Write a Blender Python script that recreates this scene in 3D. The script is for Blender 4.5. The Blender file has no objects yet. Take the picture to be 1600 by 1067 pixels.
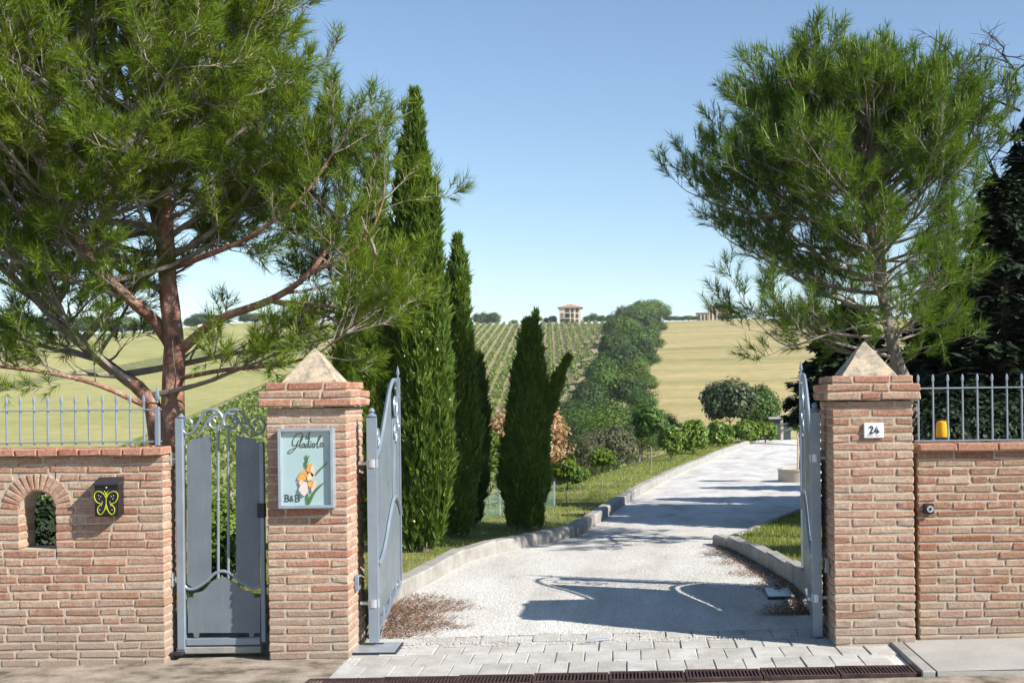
import bpy, bmesh, math, random
import numpy as np
from mathutils import Vector, Matrix
random.seed(7)
rng = np.random.default_rng(7)
S = bpy.context.scene
C = S.collection
R = math.radians

# ---------------------------------------------------------------- camera, sky, sun, exposure
FPX, CX, HY, DIST, CZ, ROLL = 2000.0, 965.0, 615.0, 9.2, 1.856, 0.0122
cam_d = bpy.data.cameras.new('camera')
cam = bpy.data.objects.new('camera', cam_d)
C.objects.link(cam)
cam_d.sensor_width = 36.0
cam_d.lens = FPX / 1600 * 36
cam_d.shift_x = (800 - CX) / 1600
cam_d.shift_y = (HY - 533.5) / 1600
cam_d.clip_end = 5000
cr, sr = math.cos(ROLL), math.sin(ROLL)
cam.matrix_world = Matrix(((cr, sr, 0, 0), (0, 0, -1, -DIST), (-sr, cr, 0, CZ), (0, 0, 0, 1)))
S.camera = cam

SUN = Vector((1.25, -0.62, 1.0)).normalized()          # towards the sun
world = bpy.data.worlds.new('World')
S.world = world
world.use_nodes = True
wn = world.node_tree
bg = wn.nodes['Background']
sky = wn.nodes.new('ShaderNodeTexSky')
sky.sky_type = 'NISHITA'
sky.sun_disc = False
sky.sun_elevation = math.asin(SUN.z)
sky.sun_rotation = math.atan2(SUN.x, SUN.y)
sky.altitude = 250
sky.air_density = 1.0
sky.dust_density = 0.0
sky.ozone_density = 2.2
wn.links.new(sky.outputs[0], bg.inputs[0])
bg.inputs[1].default_value = 0.085
sun_d = bpy.data.lights.new('sun', 'SUN')
sun_d.energy = 4.6
sun_d.angle = R(0.55)
sun_d.color = (1.0, 0.94, 0.85)
sun = bpy.data.objects.new('sun', sun_d)
C.objects.link(sun)
sun.rotation_euler = SUN.to_track_quat('Z', 'Y').to_euler()
S.view_settings.view_transform = 'Standard'
S.view_settings.look = 'None'
S.view_settings.gamma = 1
S.view_settings.exposure = 0.95
S.render.engine = 'CYCLES'
S.cycles.max_bounces = 6
S.cycles.diffuse_bounces = 3
S.cycles.transparent_max_bounces = 12
S.cycles.use_denoising = True


# ---------------------------------------------------------------- plan helpers
def ray(px, py):
    u, v = (px - CX) / FPX, (HY - py) / FPX
    return (u * cr + v * sr, -u * sr + v * cr)


def at(px, py, Y):
    a, b = ray(px, py)
    d = Y + DIST
    return Vector((a * d, Y, CZ + b * d))


def sstep(t):
    t = np.clip(t, 0, 1)
    return t * t * (3 - 2 * t)


def pad(X, Y):
    return 0.012 * np.clip(X, -5, 5) + 0.12 * sstep(Y / 2.2) - 0.012 * np.clip(Y - 2.2, 0, 25)


def hill(X, Y):
    z = -9 + 0.0845 * np.clip(Y - 60, 0, 500)
    k = np.clip((Y - 120) / 300, 0, 1)
    z = z + k * (1.2 * np.sin(np.pi * np.clip((X - 8) / 150, 0, 2)) + 2.5 * np.sin(np.pi * np.clip((-104 - X) / 90, 0, 3)))
    return z - 0.03 * np.clip(Y - 565, 0, 2000)


def edge_x(Y):
    return np.interp(Y, [-50, 2, 5, 7.9, 15, 22, 39, 60], [-12, -12, -6.5, -2.6, -1.3, 0.2, 3.4, 8])


def terrain(X, Y):
    s = np.maximum(np.maximum(edge_x(Y) - X, Y - 44), 0)
    return np.maximum(pad(X, Y) - 0.35 * s * s / (s + 1.5), hill(X, Y))


def T(x, y):
    return float(terrain(np.float64(x), np.float64(y)))


def gp(px, py):
    """the point of the ground seen at that place of the photograph"""
    a, b = ray(px, py)
    d = 4.0
    while d < 900:
        if CZ + b * d < T(a * d, d - DIST):
            return Vector((a * d, d - DIST, T(a * d, d - DIST)))
        d *= 1.004
    return Vector((a * 569, 560, T(a * 569, 560)))


# ---------------------------------------------------------------- object helpers
LOC = {}


def tag(o, label=None, cat=None, group=None, kind=None):
    if label: o['label'] = label
    if cat: o['category'] = cat
    if group: o['group'] = group
    if kind: o['kind'] = kind
    return o


def thing(name, loc, label, cat, group=None):
    o = bpy.data.objects.new(name, None)
    C.objects.link(o)
    o.location = loc
    o.empty_display_size = 0.2
    LOC[o] = Vector(loc)
    return tag(o, label, cat, group)


def link(name, me, parent=None):
    o = bpy.data.objects.new(name, me)
    C.objects.link(o)
    if parent is not None:
        o.parent = parent
        if parent in LOC:
            o.matrix_parent_inverse = Matrix.Translation(-LOC[parent])
    return o


def np_mesh(name, V, F, mat, smooth=False):
    """V (n,3); F a list of (m,k) index arrays"""
    me = bpy.data.meshes.new(name)
    if not isinstance(F, (list, tuple)): F = [F]
    F = [np.asarray(f, dtype=np.int32) for f in F if len(f)]
    V = np.asarray(V, dtype=np.float32)
    me.vertices.add(len(V))
    me.vertices.foreach_set('co', V.ravel())
    loops = np.concatenate([f.ravel() for f in F])
    tot = np.concatenate([np.full(len(f), f.shape[1], dtype=np.int32) for f in F])
    start = np.concatenate([[0], np.cumsum(tot)[:-1]]).astype(np.int32)
    me.loops.add(len(loops))
    me.loops.foreach_set('vertex_index', loops)
    me.polygons.add(len(tot))
    me.polygons.foreach_set('loop_start', start)
    if smooth: me.polygons.foreach_set('use_smooth', np.ones(len(tot), dtype=bool))
    me.update(calc_edges=True)
    if mat: me.materials.append(mat)
    return me


class MB:
    def __init__(self):
        self.v, self.f = [], []

    def add(self, vs, fs):
        n = len(self.v)
        self.v += [tuple(p) for p in vs]
        self.f += [tuple(i + n for i in f) for f in fs]
        return self

    def box(self, c, s, rot=None, bevel=0.0):
        hx, hy, hz = s[0] / 2, s[1] / 2, s[2] / 2
        if bevel <= 0:
            vs = [Vector((x, y, z)) for x in (-hx, hx) for y in (-hy, hy) for z in (-hz, hz)]
            fs = [(0, 1, 3, 2), (4, 6, 7, 5), (0, 4, 5, 1), (2, 3, 7, 6), (0, 2, 6, 4), (1, 5, 7, 3)]
        else:
            vs, fs = chamfer(s[0], s[1], s[2], bevel)
            vs = [Vector(v) for v in vs]
        if rot is not None: vs = [rot @ v for v in vs]
        c = Vector(c)
        return self.add([v + c for v in vs], fs)

    def tube(self, pts, r, n=8, closed=False, flat=None):
        pts = [Vector(p) for p in pts]
        m = len(pts)
        rs = [r] * m if not hasattr(r, '__len__') else list(r)
        vs, fs, prev = [], [], None
        for i, p in enumerate(pts):
            if closed:
                t = pts[(i + 1) % m] - pts[i - 1]
            else:
                t = pts[min(i + 1, m - 1)] - pts[max(i - 1, 0)]
            t.normalize()
            if prev is None:
                a = Vector((0, 0, 1)) if abs(t.z) < 0.9 else Vector((1, 0, 0))
                u = t.cross(a).normalized()
            else:
                u = (prev - t * prev.dot(t))
                u = u.normalized() if u.length > 1e-6 else t.orthogonal().normalized()
            prev = u
            w = t.cross(u)
            for k in range(n):
                an = 2 * math.pi * (k + 0.5) / n
                q = (u * math.cos(an) + w * math.sin(an)) * rs[i]
                vs.append(p + q)
        for i in range(m if closed else m - 1):
            j = (i + 1) % m
            for k in range(n):
                l = (k + 1) % n
                fs.append((i * n + k, i * n + l, j * n + l, j * n + k))
        if not closed:
            fs.append(tuple(range(n - 1, -1, -1)))
            fs.append(tuple((m - 1) * n + k for k in range(n)))
        return self.add(vs, fs)

    def prism(self, poly, fn, d0, d1):
        n = len(poly)
        vs = [fn(a, b, d0) for a, b in poly] + [fn(a, b, d1) for a, b in poly]
        fs = [tuple(range(n)), tuple(range(2 * n - 1, n - 1, -1))]
        fs += [(i, n + i, n + (i + 1) % n, (i + 1) % n) for i in range(n)]
        return self.add(vs, fs)

    def lathe(self, prof, c, n=16, squash=None):
        c = Vector(c)
        vs, fs = [], []
        for r, z in prof:
            for k in range(n):
                a = 2 * math.pi * k / n
                vs.append(c + Vector((r * math.cos(a), r * math.sin(a), z)))
        for i in range(len(prof) - 1):
            for k in range(n):
                l = (k + 1) % n
                fs.append((i * n + k, i * n + l, (i + 1) * n + l, (i + 1) * n + k))
        fs.append(tuple(range(n - 1, -1, -1)))
        fs.append(tuple((len(prof) - 1) * n + k for k in range(n)))
        return self.add(vs, fs)

    def mesh(self, name, mat, smooth=False):
        me = bpy.data.meshes.new(name)
        me.from_pydata([tuple(v) for v in self.v], [], self.f)
        me.update()
        bm = bmesh.new(); bm.from_mesh(me)
        bmesh.ops.recalc_face_normals(bm, faces=bm.faces)
        bm.to_mesh(me); bm.free()
        if smooth:
            me.polygons.foreach_set('use_smooth', [True] * len(me.polygons))
            try: me.set_sharp_from_angle(angle=R(40))
            except Exception: pass
        if mat: me.materials.append(mat)
        return me

    def build(self, name, mat, parent=None, smooth=False):
        return link(name, self.mesh(name, mat, smooth), parent)


def chamfer(sx, sy, sz, c):
    """chamfered box: 24 corners"""
    vs, idx = [], {}
    h = (sx / 2, sy / 2, sz / 2)
    for a in (-1, 1):
        for b in (-1, 1):
            for g in (-1, 1):
                for ax in range(3):
                    p = [a * (h[0] - c), b * (h[1] - c), g * (h[2] - c)]
                    p[ax] = (a, b, g)[ax] * h[ax]
                    idx[(a, b, g, ax)] = len(vs)
                    vs.append(tuple(p))
    fs = []
    for ax in range(3):
        o = [i for i in range(3) if i != ax]
        for s in (-1, 1):
            q = []
            for (p, r_) in ((-1, -1), (1, -1), (1, 1), (-1, 1)):
                k = [0, 0, 0]; k[ax] = s; k[o[0]] = p; k[o[1]] = r_
                q.append(idx[(k[0], k[1], k[2], ax)])
            fs.append(tuple(q))
    for a in range(3):
        b = (a + 1) % 3; g = (a + 2) % 3     # edges along axis g, between faces a and b
        for sa in (-1, 1):
            for sb in (-1, 1):
                q = []
                for (sg, ax) in ((-1, a), (-1, b), (1, b), (1, a)):
                    k = [0, 0, 0]; k[a] = sa; k[b] = sb; k[g] = sg
                    q.append(idx[(k[0], k[1], k[2], ax)])
                fs.append(tuple(q))
    for a in (-1, 1):
        for b in (-1, 1):
            for g in (-1, 1):
                fs.append(tuple(idx[(a, b, g, ax)] for ax in range(3)))
    return vs, fs


# ---------------------------------------------------------------- materials
def new_mat(name):
    m = bpy.data.materials.new(name)
    m.use_nodes = True
    return m, m.node_tree, m.node_tree.nodes['Principled BSDF']


def nd(nt, typ, **kw):
    n = nt.nodes.new(typ)
    for k, v in kw.items(): setattr(n, k, v)
    return n


def noise(nt, scale, detail=4, rough=0.6, vec=None, stretch=None):
    n = nd(nt, 'ShaderNodeTexNoise')
    n.inputs['Scale'].default_value = scale
    n.inputs['Detail'].default_value = detail
    n.inputs['Roughness'].default_value = rough
    if vec is None:
        vec = nd(nt, 'ShaderNodeNewGeometry').outputs['Position']
    if stretch:
        mp = nd(nt, 'ShaderNodeMapping')
        mp.inputs['Scale'].default_value = stretch
        nt.links.new(vec, mp.inputs['Vector'])
        vec = mp.outputs[0]
    nt.links.new(vec, n.inputs['Vector'])
    return n.outputs['Fac']


def ramp(nt, fac, stops):
    r = nd(nt, 'ShaderNodeValToRGB')
    e = r.color_ramp.elements
    while len(e) < len(stops): e.new(0.5)
    for i, (p, c) in enumerate(stops):
        e[i].position = p
        e[i].color = (c[0], c[1], c[2], 1) if hasattr(c, '__len__') else (c, c, c, 1)
    nt.links.new(fac, r.inputs[0])
    return r.outputs[0]


def mixc(nt, fac, a, b, mode='MIX'):
    m = nd(nt, 'ShaderNodeMix', data_type='RGBA', blend_type=mode)
    for sock, v in ((m.inputs[0], fac), (m.inputs[6], a), (m.inputs[7], b)):
        if hasattr(v, 'is_output'): nt.links.new(v, sock)
        elif hasattr(v, '__len__'): sock.default_value = (v[0], v[1], v[2], 1)
        else: sock.default_value = v
    return m.outputs[2]


def bump(nt, b, height, strength, dist=0.01):
    n = nd(nt, 'ShaderNodeBump')
    n.inputs['Strength'].default_value = strength
    n.inputs['Distance'].default_value = dist
    nt.links.new(height, n.inputs['Height'])
    nt.links.new(n.outputs[0], b.inputs['Normal'])


def surf(name, stops, scale=3, rough=0.85, bscale=60, bstr=0.5, bdist=0.01, metallic=0, fine=None, stretch=None, spec=0.3):
    """a solid surface: colour mottled by noise, finer grain on top, bump"""
    m, nt, b = new_mat(name)
    c = ramp(nt, noise(nt, scale, 5, 0.65, stretch=stretch), stops)
    if fine:
        f = ramp(nt, noise(nt, fine[0], 3, 0.7), [(0.3, 1 - fine[1]), (0.7, 1 + fine[1])])
        c = mixc(nt, 1.0, c, f, 'MULTIPLY')
    nt.links.new(c, b.inputs['Base Color'])
    b.inputs['Roughness'].default_value = rough
    b.inputs['Metallic'].default_value = metallic
    b.inputs['Specular IOR Level'].default_value = spec
    if bstr: bump(nt, b, noise(nt, bscale, 4, 0.7), bstr, bdist)
    return m


def leafmat(name, c0, c1, trans=0.25, rough=0.55, scale=1.5, tip=None):
    """foliage: colour varies leaf by leaf and over the plant; light shines through"""
    m, nt, b = new_mat(name)
    g = nd(nt, 'ShaderNodeNewGeometry')
    rv = g.outputs['Random Per Island']
    n1 = noise(nt, scale, 3, 0.6, g.outputs['Position'])
    ad = nd(nt, 'ShaderNodeMath', operation='ADD')
    nt.links.new(rv, ad.inputs[0]); nt.links.new(n1, ad.inputs[1])
    stops = [(0.25, c0), (0.75, c1)] if tip is None else [(0.25, c0), (0.68, c1), (0.86, tip)]
    hv = nd(nt, 'ShaderNodeMath', operation='MULTIPLY')
    nt.links.new(ad.outputs[0], hv.inputs[0]); hv.inputs[1].default_value = 0.5
    col = ramp(nt, hv.outputs[0], stops)
    nt.links.new(col, b.inputs['Base Color'])
    b.inputs['Roughness'].default_value = rough
    b.inputs['Specular IOR Level'].default_value = 0.3
    tr = nd(nt, 'ShaderNodeBsdfTranslucent')
    nt.links.new(mixc(nt, 1.0, col, (1.25, 1.2, 0.5), 'MULTIPLY'), tr.inputs[0])
    mx = nd(nt, 'ShaderNodeMixShader')
    mx.inputs[0].default_value = trans
    nt.links.new(b.outputs[0], mx.inputs[1]); nt.links.new(tr.outputs[0], mx.inputs[2])
    nt.links.new(mx.outputs[0], nt.nodes['Material Output'].inputs[0])
    return m


def plain(name, col, rough=0.5, metallic=0.0, var=0.12, scale=8, spec=0.4):
    m, nt, b = new_mat(name)
    c = ramp(nt, noise(nt, scale, 4), [(0.3, tuple(x * (1 - var) for x in col)), (0.7, tuple(x * (1 + var) for x in col))])
    nt.links.new(c, b.inputs['Base Color'])
    b.inputs['Roughness'].default_value = rough
    b.inputs['Metallic'].default_value = metallic
    b.inputs['Specular IOR Level'].default_value = spec
    return m


def brick_mat(name, stops, smear=(0.50, 0.43, 0.35), lo=0.5, hi=0.7):
    m, nt, b = new_mat(name)
    oi = nd(nt, 'ShaderNodeObjectInfo')
    c = ramp(nt, oi.outputs['Random'], stops)
    c = mixc(nt, 1.0, c, ramp(nt, noise(nt, 45, 4, 0.7), [(0.3, 0.62), (0.7, 1.22)]), 'MULTIPLY')
    sm = ramp(nt, noise(nt, 11, 5, 0.7), [(lo, 0.0), (hi, 0.8)])
    c = mixc(nt, sm, c, smear)
    c = mixc(nt, 1.0, c, (1.0, 0.965, 0.90), 'MULTIPLY')
    # dust and splash at the foot of the brickwork
    sep = nd(nt, 'ShaderNodeSeparateXYZ')
    nt.links.new(nd(nt, 'ShaderNodeNewGeometry').outputs['Position'], sep.inputs[0])
    ma = nd(nt, 'ShaderNodeMath', operation='MULTIPLY_ADD')
    nt.links.new(noise(nt, 4, 4), ma.inputs[0]); ma.inputs[1].default_value = 0.9
    nt.links.new(sep.outputs[2], ma.inputs[2])
    c = mixc(nt, ramp(nt, ma.outputs[0], [(0.45, 0.75), (0.95, 0.0)]), c, (0.31, 0.26, 0.21))
    nt.links.new(c, b.inputs['Base Color'])
    b.inputs['Roughness'].default_value = 0.92
    b.inputs['Specular IOR Level'].default_value = 0.15
    bump(nt, b, noise(nt, 55, 6, 0.75), 0.9, 0.012)
    return m


ORD = 'first second third fourth fifth sixth seventh eighth ninth tenth eleventh twelfth thirteenth fourteenth fifteenth sixteenth seventeenth eighteenth nineteenth twentieth twenty-first twenty-second twenty-third twenty-fourth twenty-fifth twenty-sixth twenty-seventh twenty-eighth twenty-ninth thirtieth thirty-first thirty-second'.split()
M = {}
M['brick'] = brick_mat('brick', [(0.0, (0.40, 0.23, 0.17)), (0.2, (0.46, 0.32, 0.25)), (0.42, (0.44, 0.26, 0.195)), (0.6, (0.48, 0.37, 0.295)), (0.82, (0.37, 0.19, 0.135)), (1.0, (0.43, 0.31, 0.25))])
M['red_brick'] = brick_mat('red_brick', [(0.0, (0.42, 0.20, 0.145)), (0.5, (0.47, 0.28, 0.21)), (1.0, (0.37, 0.18, 0.13))], lo=0.6, hi=0.8)
M['old_brick'] = brick_mat('old_brick', [(0.0, (0.34, 0.19, 0.13)), (0.3, (0.39, 0.27, 0.20)), (0.55, (0.33, 0.165, 0.11)), (0.8, (0.41, 0.31, 0.235)), (1.0, (0.31, 0.15, 0.10))], lo=0.55, hi=0.8)
M['mortar'] = surf('mortar', [(0.3, (0.36, 0.30, 0.235)), (0.7, (0.53, 0.455, 0.37))], 9, 0.95, 90, 0.8, 0.006)
def painted(name, col, rough, metallic):
    """weathered paint: dust streaks running down, a few rust specks, uneven gloss"""
    m, nt, b = new_mat(name)
    c = ramp(nt, noise(nt, 5, 4), [(0.3, tuple(x * 0.9 for x in col)), (0.7, tuple(x * 1.1 for x in col))])
    c = mixc(nt, ramp(nt, noise(nt, 9, 5, 0.7, stretch=(4, 4, 0.5)), [(0.5, 0.0), (0.75, 0.4)]), c, (0.30, 0.28, 0.25))
    c = mixc(nt, ramp(nt, noise(nt, 28, 5, 0.75), [(0.68, 0.0), (0.76, 0.7)]), c, (0.16, 0.08, 0.045))
    nt.links.new(c, b.inputs['Base Color'])
    nt.links.new(ramp(nt, noise(nt, 7, 4), [(0.3, rough * 0.8), (0.7, min(1, rough * 1.6))]), b.inputs['Roughness'])
    b.inputs['Metallic'].default_value = metallic
    return m


M['iron'] = painted('iron_paint', (0.23, 0.285, 0.345), 0.36, 0.35)
M['panel'] = painted('panel_paint', (0.15, 0.185, 0.215), 0.4, 0.2)
M['galv'] = plain('zinc', (0.50, 0.54, 0.58), 0.4, 0.6)
M['dark_metal'] = plain('dark_metal', (0.035, 0.035, 0.045), 0.4, 0.3)
M['black_paint'] = plain('black_paint', (0.012, 0.012, 0.016), 0.35)
M['yellow_paint'] = plain('yellow_paint', (0.46, 0.49, 0.02), 0.5)
M['white_paint'] = plain('white_paint', (0.75, 0.74, 0.72), 0.5, 0, 0.05)
M['stone_cap'] = surf('cap_stone', [(0.32, (0.15, 0.13, 0.10)), (0.45, (0.32, 0.275, 0.21)), (0.58, (0.46, 0.38, 0.28)), (0.74, (0.44, 0.31, 0.14))], 11, 0.9, 60, 0.5, 0.006, fine=(40, 0.15))
M['concrete'] = surf('street_concrete', [(0.34, (0.10, 0.08, 0.06)), (0.48, (0.24, 0.20, 0.155)), (0.66, (0.36, 0.30, 0.245))], 4.5, 0.95, 45, 0.6, 0.01, fine=(70, 0.2))
M['sidewalk'] = surf('sidewalk_concrete', [(0.3, (0.30, 0.29, 0.27)), (0.7, (0.40, 0.385, 0.36))], 1.6, 0.95, 60, 0.4, 0.006, fine=(90, 0.12))
M['kerb'] = surf('kerb_stone', [(0.3, (0.23, 0.22, 0.20)), (0.7, (0.37, 0.355, 0.33))], 4, 0.9, 50, 0.5, 0.008, fine=(60, 0.15))
M['gravel'] = surf('white_gravel', [(0.3, (0.37, 0.345, 0.31)), (0.46, (0.53, 0.51, 0.48)), (0.66, (0.65, 0.635, 0.61))], 1.1, 0.95, 38, 0.9, 0.02, fine=(55, 0.25), stretch=(1.6, 0.6, 1))
M['pebble'] = plain('pebble', (0.52, 0.50, 0.465), 0.9, 0, 0.25, 30, 0.2)
M['paver'] = None
m_, nt_, b_ = new_mat('paver')
oi_ = nd(nt_, 'ShaderNodeObjectInfo')
c_ = ramp(nt_, oi_.outputs['Random'], [(0, (0.42, 0.40, 0.365)), (0.5, (0.46, 0.445, 0.41)), (1, (0.49, 0.475, 0.45))])
c_ = mixc(nt_, 1.0, c_, ramp(nt_, noise(nt_, 3, 5, 0.7), [(0.3, 0.68), (0.65, 1.1)]), 'MULTIPLY')
c_ = mixc(nt_, 1.0, c_, ramp(nt_, noise(nt_, 60, 4, 0.7), [(0.3, 0.82), (0.7, 1.12)]), 'MULTIPLY')
nt_.links.new(c_, b_.inputs['Base Color']); b_.inputs['Roughness'].default_value = 0.9
bump(nt_, b_, noise(nt_, 50, 5, 0.7), 0.6, 0.008)
M['paver'] = m_
M['grass'] = surf('grass_ground', [(0.3, (0.07, 0.105, 0.02)), (0.5, (0.16, 0.17, 0.05)), (0.66, (0.32, 0.27, 0.12))], 0.9, 0.95, 30, 0.8, 0.03, fine=(25, 0.3))
M['wheat'] = surf('ripe_field', [(0.32, (0.21, 0.205, 0.07)), (0.45, (0.31, 0.265, 0.105)), (0.58, (0.385, 0.31, 0.14)), (0.72, (0.44, 0.335, 0.165))], 0.05, 0.95, 0.8, 0.6, 0.3, fine=(0.3, 0.14), stretch=(0.25, 1.4, 1))
M['hay'] = surf('green_hay_field', [(0.3, (0.24, 0.25, 0.075)), (0.55, (0.32, 0.30, 0.11)), (0.75, (0.37, 0.32, 0.14))], 0.03, 0.95, 0.8, 0.6, 0.3, fine=(0.4, 0.16), stretch=(0.4, 1.6, 1))
M['vine_soil'] = surf('vineyard_soil', [(0.35, (0.20, 0.21, 0.075)), (0.52, (0.31, 0.26, 0.14)), (0.7, (0.33, 0.23, 0.155))], 0.03, 0.95, 1.5, 0.6, 0.3, fine=(0.6, 0.2))
M['bark_dark'] = surf('dark_bark', [(0.3, (0.02, 0.017, 0.015)), (0.7, (0.06, 0.05, 0.045))], 8, 0.95)
M['bark_red'] = surf('pine_bark', [(0.3, (0.14, 0.075, 0.055)), (0.5, (0.33, 0.17, 0.12)), (0.7, (0.46, 0.31, 0.25))], 14, 0.95, 22, 1.0, 0.04, stretch=(1, 1, 0.35))
M['bark_grey'] = surf('grey_bark', [(0.3, (0.10, 0.085, 0.07)), (0.5, (0.22, 0.19, 0.16)), (0.7, (0.34, 0.30, 0.26))], 12, 0.95, 25, 1.0, 0.03, stretch=(1, 1, 0.4))
M['twig'] = surf('twig_bark', [(0.3, (0.16, 0.13, 0.11)), (0.7, (0.34, 0.30, 0.26))], 8, 0.9, 40, 0.3)
M['needle_l'] = leafmat('needles_yellow_green', (0.06, 0.12, 0.010), (0.19, 0.265, 0.018), 0.4, 0.5, 1.6, (0.30, 0.355, 0.04))
M['needle_r'] = leafmat('needles_green', (0.04, 0.10, 0.012), (0.14, 0.225, 0.02), 0.4, 0.5, 1.6, (0.26, 0.335, 0.04))
M['candle'] = leafmat('pine_candles', (0.12, 0.19, 0.03), (0.22, 0.29, 0.06), 0.2)
M['cypress'] = leafmat('cypress_sprays', (0.052, 0.11, 0.018), (0.15, 0.225, 0.035), 0.3, 0.55, 3.0, (0.27, 0.33, 0.075))
M['cypress_dark'] = leafmat('cypress_sprays_dark', (0.036, 0.085, 0.016), (0.11, 0.175, 0.03), 0.27, 0.55, 3.0, (0.21, 0.27, 0.06))
M['core'] = plain('painted_inner_shade', (0.012, 0.022, 0.008), 0.95)  # near-black: the crown's inner shade is put into this colour
M['cone'] = plain('cypress_cone', (0.42, 0.45, 0.30), 0.8, 0, 0.3, 40)
M['leaf_far'] = leafmat('hedgerow_leaves', (0.05, 0.10, 0.018), (0.13, 0.20, 0.035), 0.28, 0.6, 0.12, (0.20, 0.26, 0.05))
M['leaf_blue'] = leafmat('dark_hedgerow_leaves', (0.028, 0.062, 0.02), (0.07, 0.12, 0.034), 0.25, 0.6, 0.12, (0.12, 0.16, 0.05))
M['leaf_bright'] = leafmat('laurel_leaves', (0.05, 0.11, 0.012), (0.15, 0.23, 0.025), 0.3, 0.45, 2, (0.25, 0.32, 0.05))
M['leaf_mid'] = leafmat('garden_leaves', (0.035, 0.085, 0.018), (0.09, 0.16, 0.03), 0.3, 0.5, 1.5, (0.15, 0.22, 0.05))
M['leaf_dark'] = leafmat('holm_oak_leaves', (0.03, 0.05, 0.02), (0.075, 0.10, 0.04), 0.15, 0.5, 2)
M['leaf_grey'] = leafmat('grey_green_leaves', (0.06, 0.075, 0.04), (0.15, 0.155, 0.08), 0.25, 0.6, 1.0, (0.24, 0.20, 0.12))
M['leaf_dry'] = leafmat('dry_leaves', (0.36, 0.21, 0.11), (0.62, 0.45, 0.28), 0.3, 0.7, 4)
M['leaf_shaded'] = leafmat('shade_darkened_foliage', (0.006, 0.014, 0.007), (0.02, 0.04, 0.014), 0.1, 0.6, 1.2, (0.045, 0.075, 0.025))  # leaf colour darkened to carry the shade and the dim picture edge
M['vine'] = leafmat('vine_leaves', (0.10, 0.155, 0.03), (0.22, 0.27, 0.06), 0.3, 0.6, 0.08)
M['blade'] = leafmat('grass_blades', (0.12, 0.18, 0.025), (0.30, 0.335, 0.07), 0.35, 0.6, 0.7, (0.52, 0.45, 0.20))
M['litter'] = leafmat('fallen_leaves', (0.10, 0.045, 0.02), (0.28, 0.145, 0.07), 0.1, 0.9, 3)
M['sign_blue'] = plain('sign_board', (0.38, 0.52, 0.54), 0.5, 0, 0.05, 3)
M['sign_frame'] = plain('sign_frame', (0.36, 0.42, 0.48), 0.35, 0.4)
M['ink'] = plain('dark_green_ink', (0.02, 0.055, 0.05), 0.6)
M['orange'] = plain('orange_petal', (0.80, 0.36, 0.08), 0.6, 0, 0.25, 40)
M['peach'] = plain('peach_petal', (0.80, 0.55, 0.36), 0.6, 0, 0.2, 40)
M['pale_petal'] = plain('pale_petal', (0.72, 0.60, 0.55), 0.6, 0, 0.15, 40)
M['stem_green'] = plain('stem_green', (0.06, 0.17, 0.05), 0.6, 0, 0.3, 40)
M['blue_ink'] = plain('blue_ink', (0.02, 0.025, 0.10), 0.5)
M['amber'] = plain('amber_plastic', (0.72, 0.40, 0.01), 0.3)
M['render_wall'] = plain('cream_render', (0.62, 0.55, 0.45), 0.9, 0, 0.06, 0.5)
M['tan_wall'] = plain('tan_render', (0.52, 0.42, 0.29), 0.9, 0, 0.1, 0.5)
M['roof_tile'] = plain('terracotta', (0.36, 0.20, 0.13), 0.9, 0, 0.2, 1)
M['shutter'] = plain('dark_shutter', (0.06, 0.035, 0.03), 0.7)
M['green_box'] = plain('green_sheet', (0.035, 0.065, 0.055), 0.6)
M['wood'] = plain('pale_wood', (0.48, 0.42, 0.33), 0.8, 0, 0.15, 12)
M['pot'] = surf('planter_concrete', [(0.3, (0.40, 0.34, 0.27)), (0.7, (0.52, 0.46, 0.38))], 5, 0.9, 50, 0.4)
M['net'] = plain('green_net', (0.14, 0.24, 0.19), 0.7)
M['soil'] = surf('soil', [(0.3, (0.10, 0.07, 0.05)), (0.7, (0.2, 0.14, 0.1))], 8, 0.95)
M['grate'] = surf('grate_iron', [(0.3, (0.03, 0.02, 0.02)), (0.7, (0.10, 0.06, 0.055))], 12, 0.75, 60, 0.4, metallic=0.3)
mg, ng, bgl = new_mat('glass_pane')
tp = nd(ng, 'ShaderNodeBsdfTransparent'); gl = nd(ng, 'ShaderNodeBsdfGlossy'); gl.inputs['Roughness'].default_value = 0.03
mxg = nd(ng, 'ShaderNodeMixShader')
mxg.inputs[0].default_value = 0.06; ng.links.new(tp.outputs[0], mxg.inputs[1]); ng.links.new(gl.outputs[0], mxg.inputs[2])
ng.links.new(mxg.outputs[0], ng.nodes['Material Output'].inputs[0])
M['glass'] = mg

# ================================================================ THE SETTING
def dense(segments):
    out = []
    for a, b, st in segments: out.append(np.arange(a, b, st))
    return np.unique(np.round(np.concatenate(out), 4))


# drive edges, in plan
left_px = [(606, 952), (640, 930), (690, 902), (740, 874), (800, 860), (860, 849), (907, 838), (930, 822), (957, 802), (1000, 774), (1060, 741), (1120, 713), (1172, 694)]
Lpts = [gp(*p) for p in left_px]
right_px = [(1262, 938), (1225, 907), (1185, 882), (1148, 862), (1113, 851)]
Rpts = [gp(*p) for p in right_px]
tip = Rpts[-1]
isl = gp(1250, 799)
LY = [0.0] + [p.y for p in Lpts] + [60]
LX = [-1.78] + [p.x for p in Lpts] + [Lpts[-1].x + 3]
RY = [0.0] + [p.y for p in Rpts] + [tip.y + 0.5, isl.y, isl.y + 6, 44]
RX = [1.52] + [p.x for p in Rpts] + [tip.x + 0.25, isl.x, isl.x + 7, 14]


def drive_l(y): return np.interp(y, LY, LX)
def drive_r(y): return np.interp(y, RY, RX)


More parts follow.
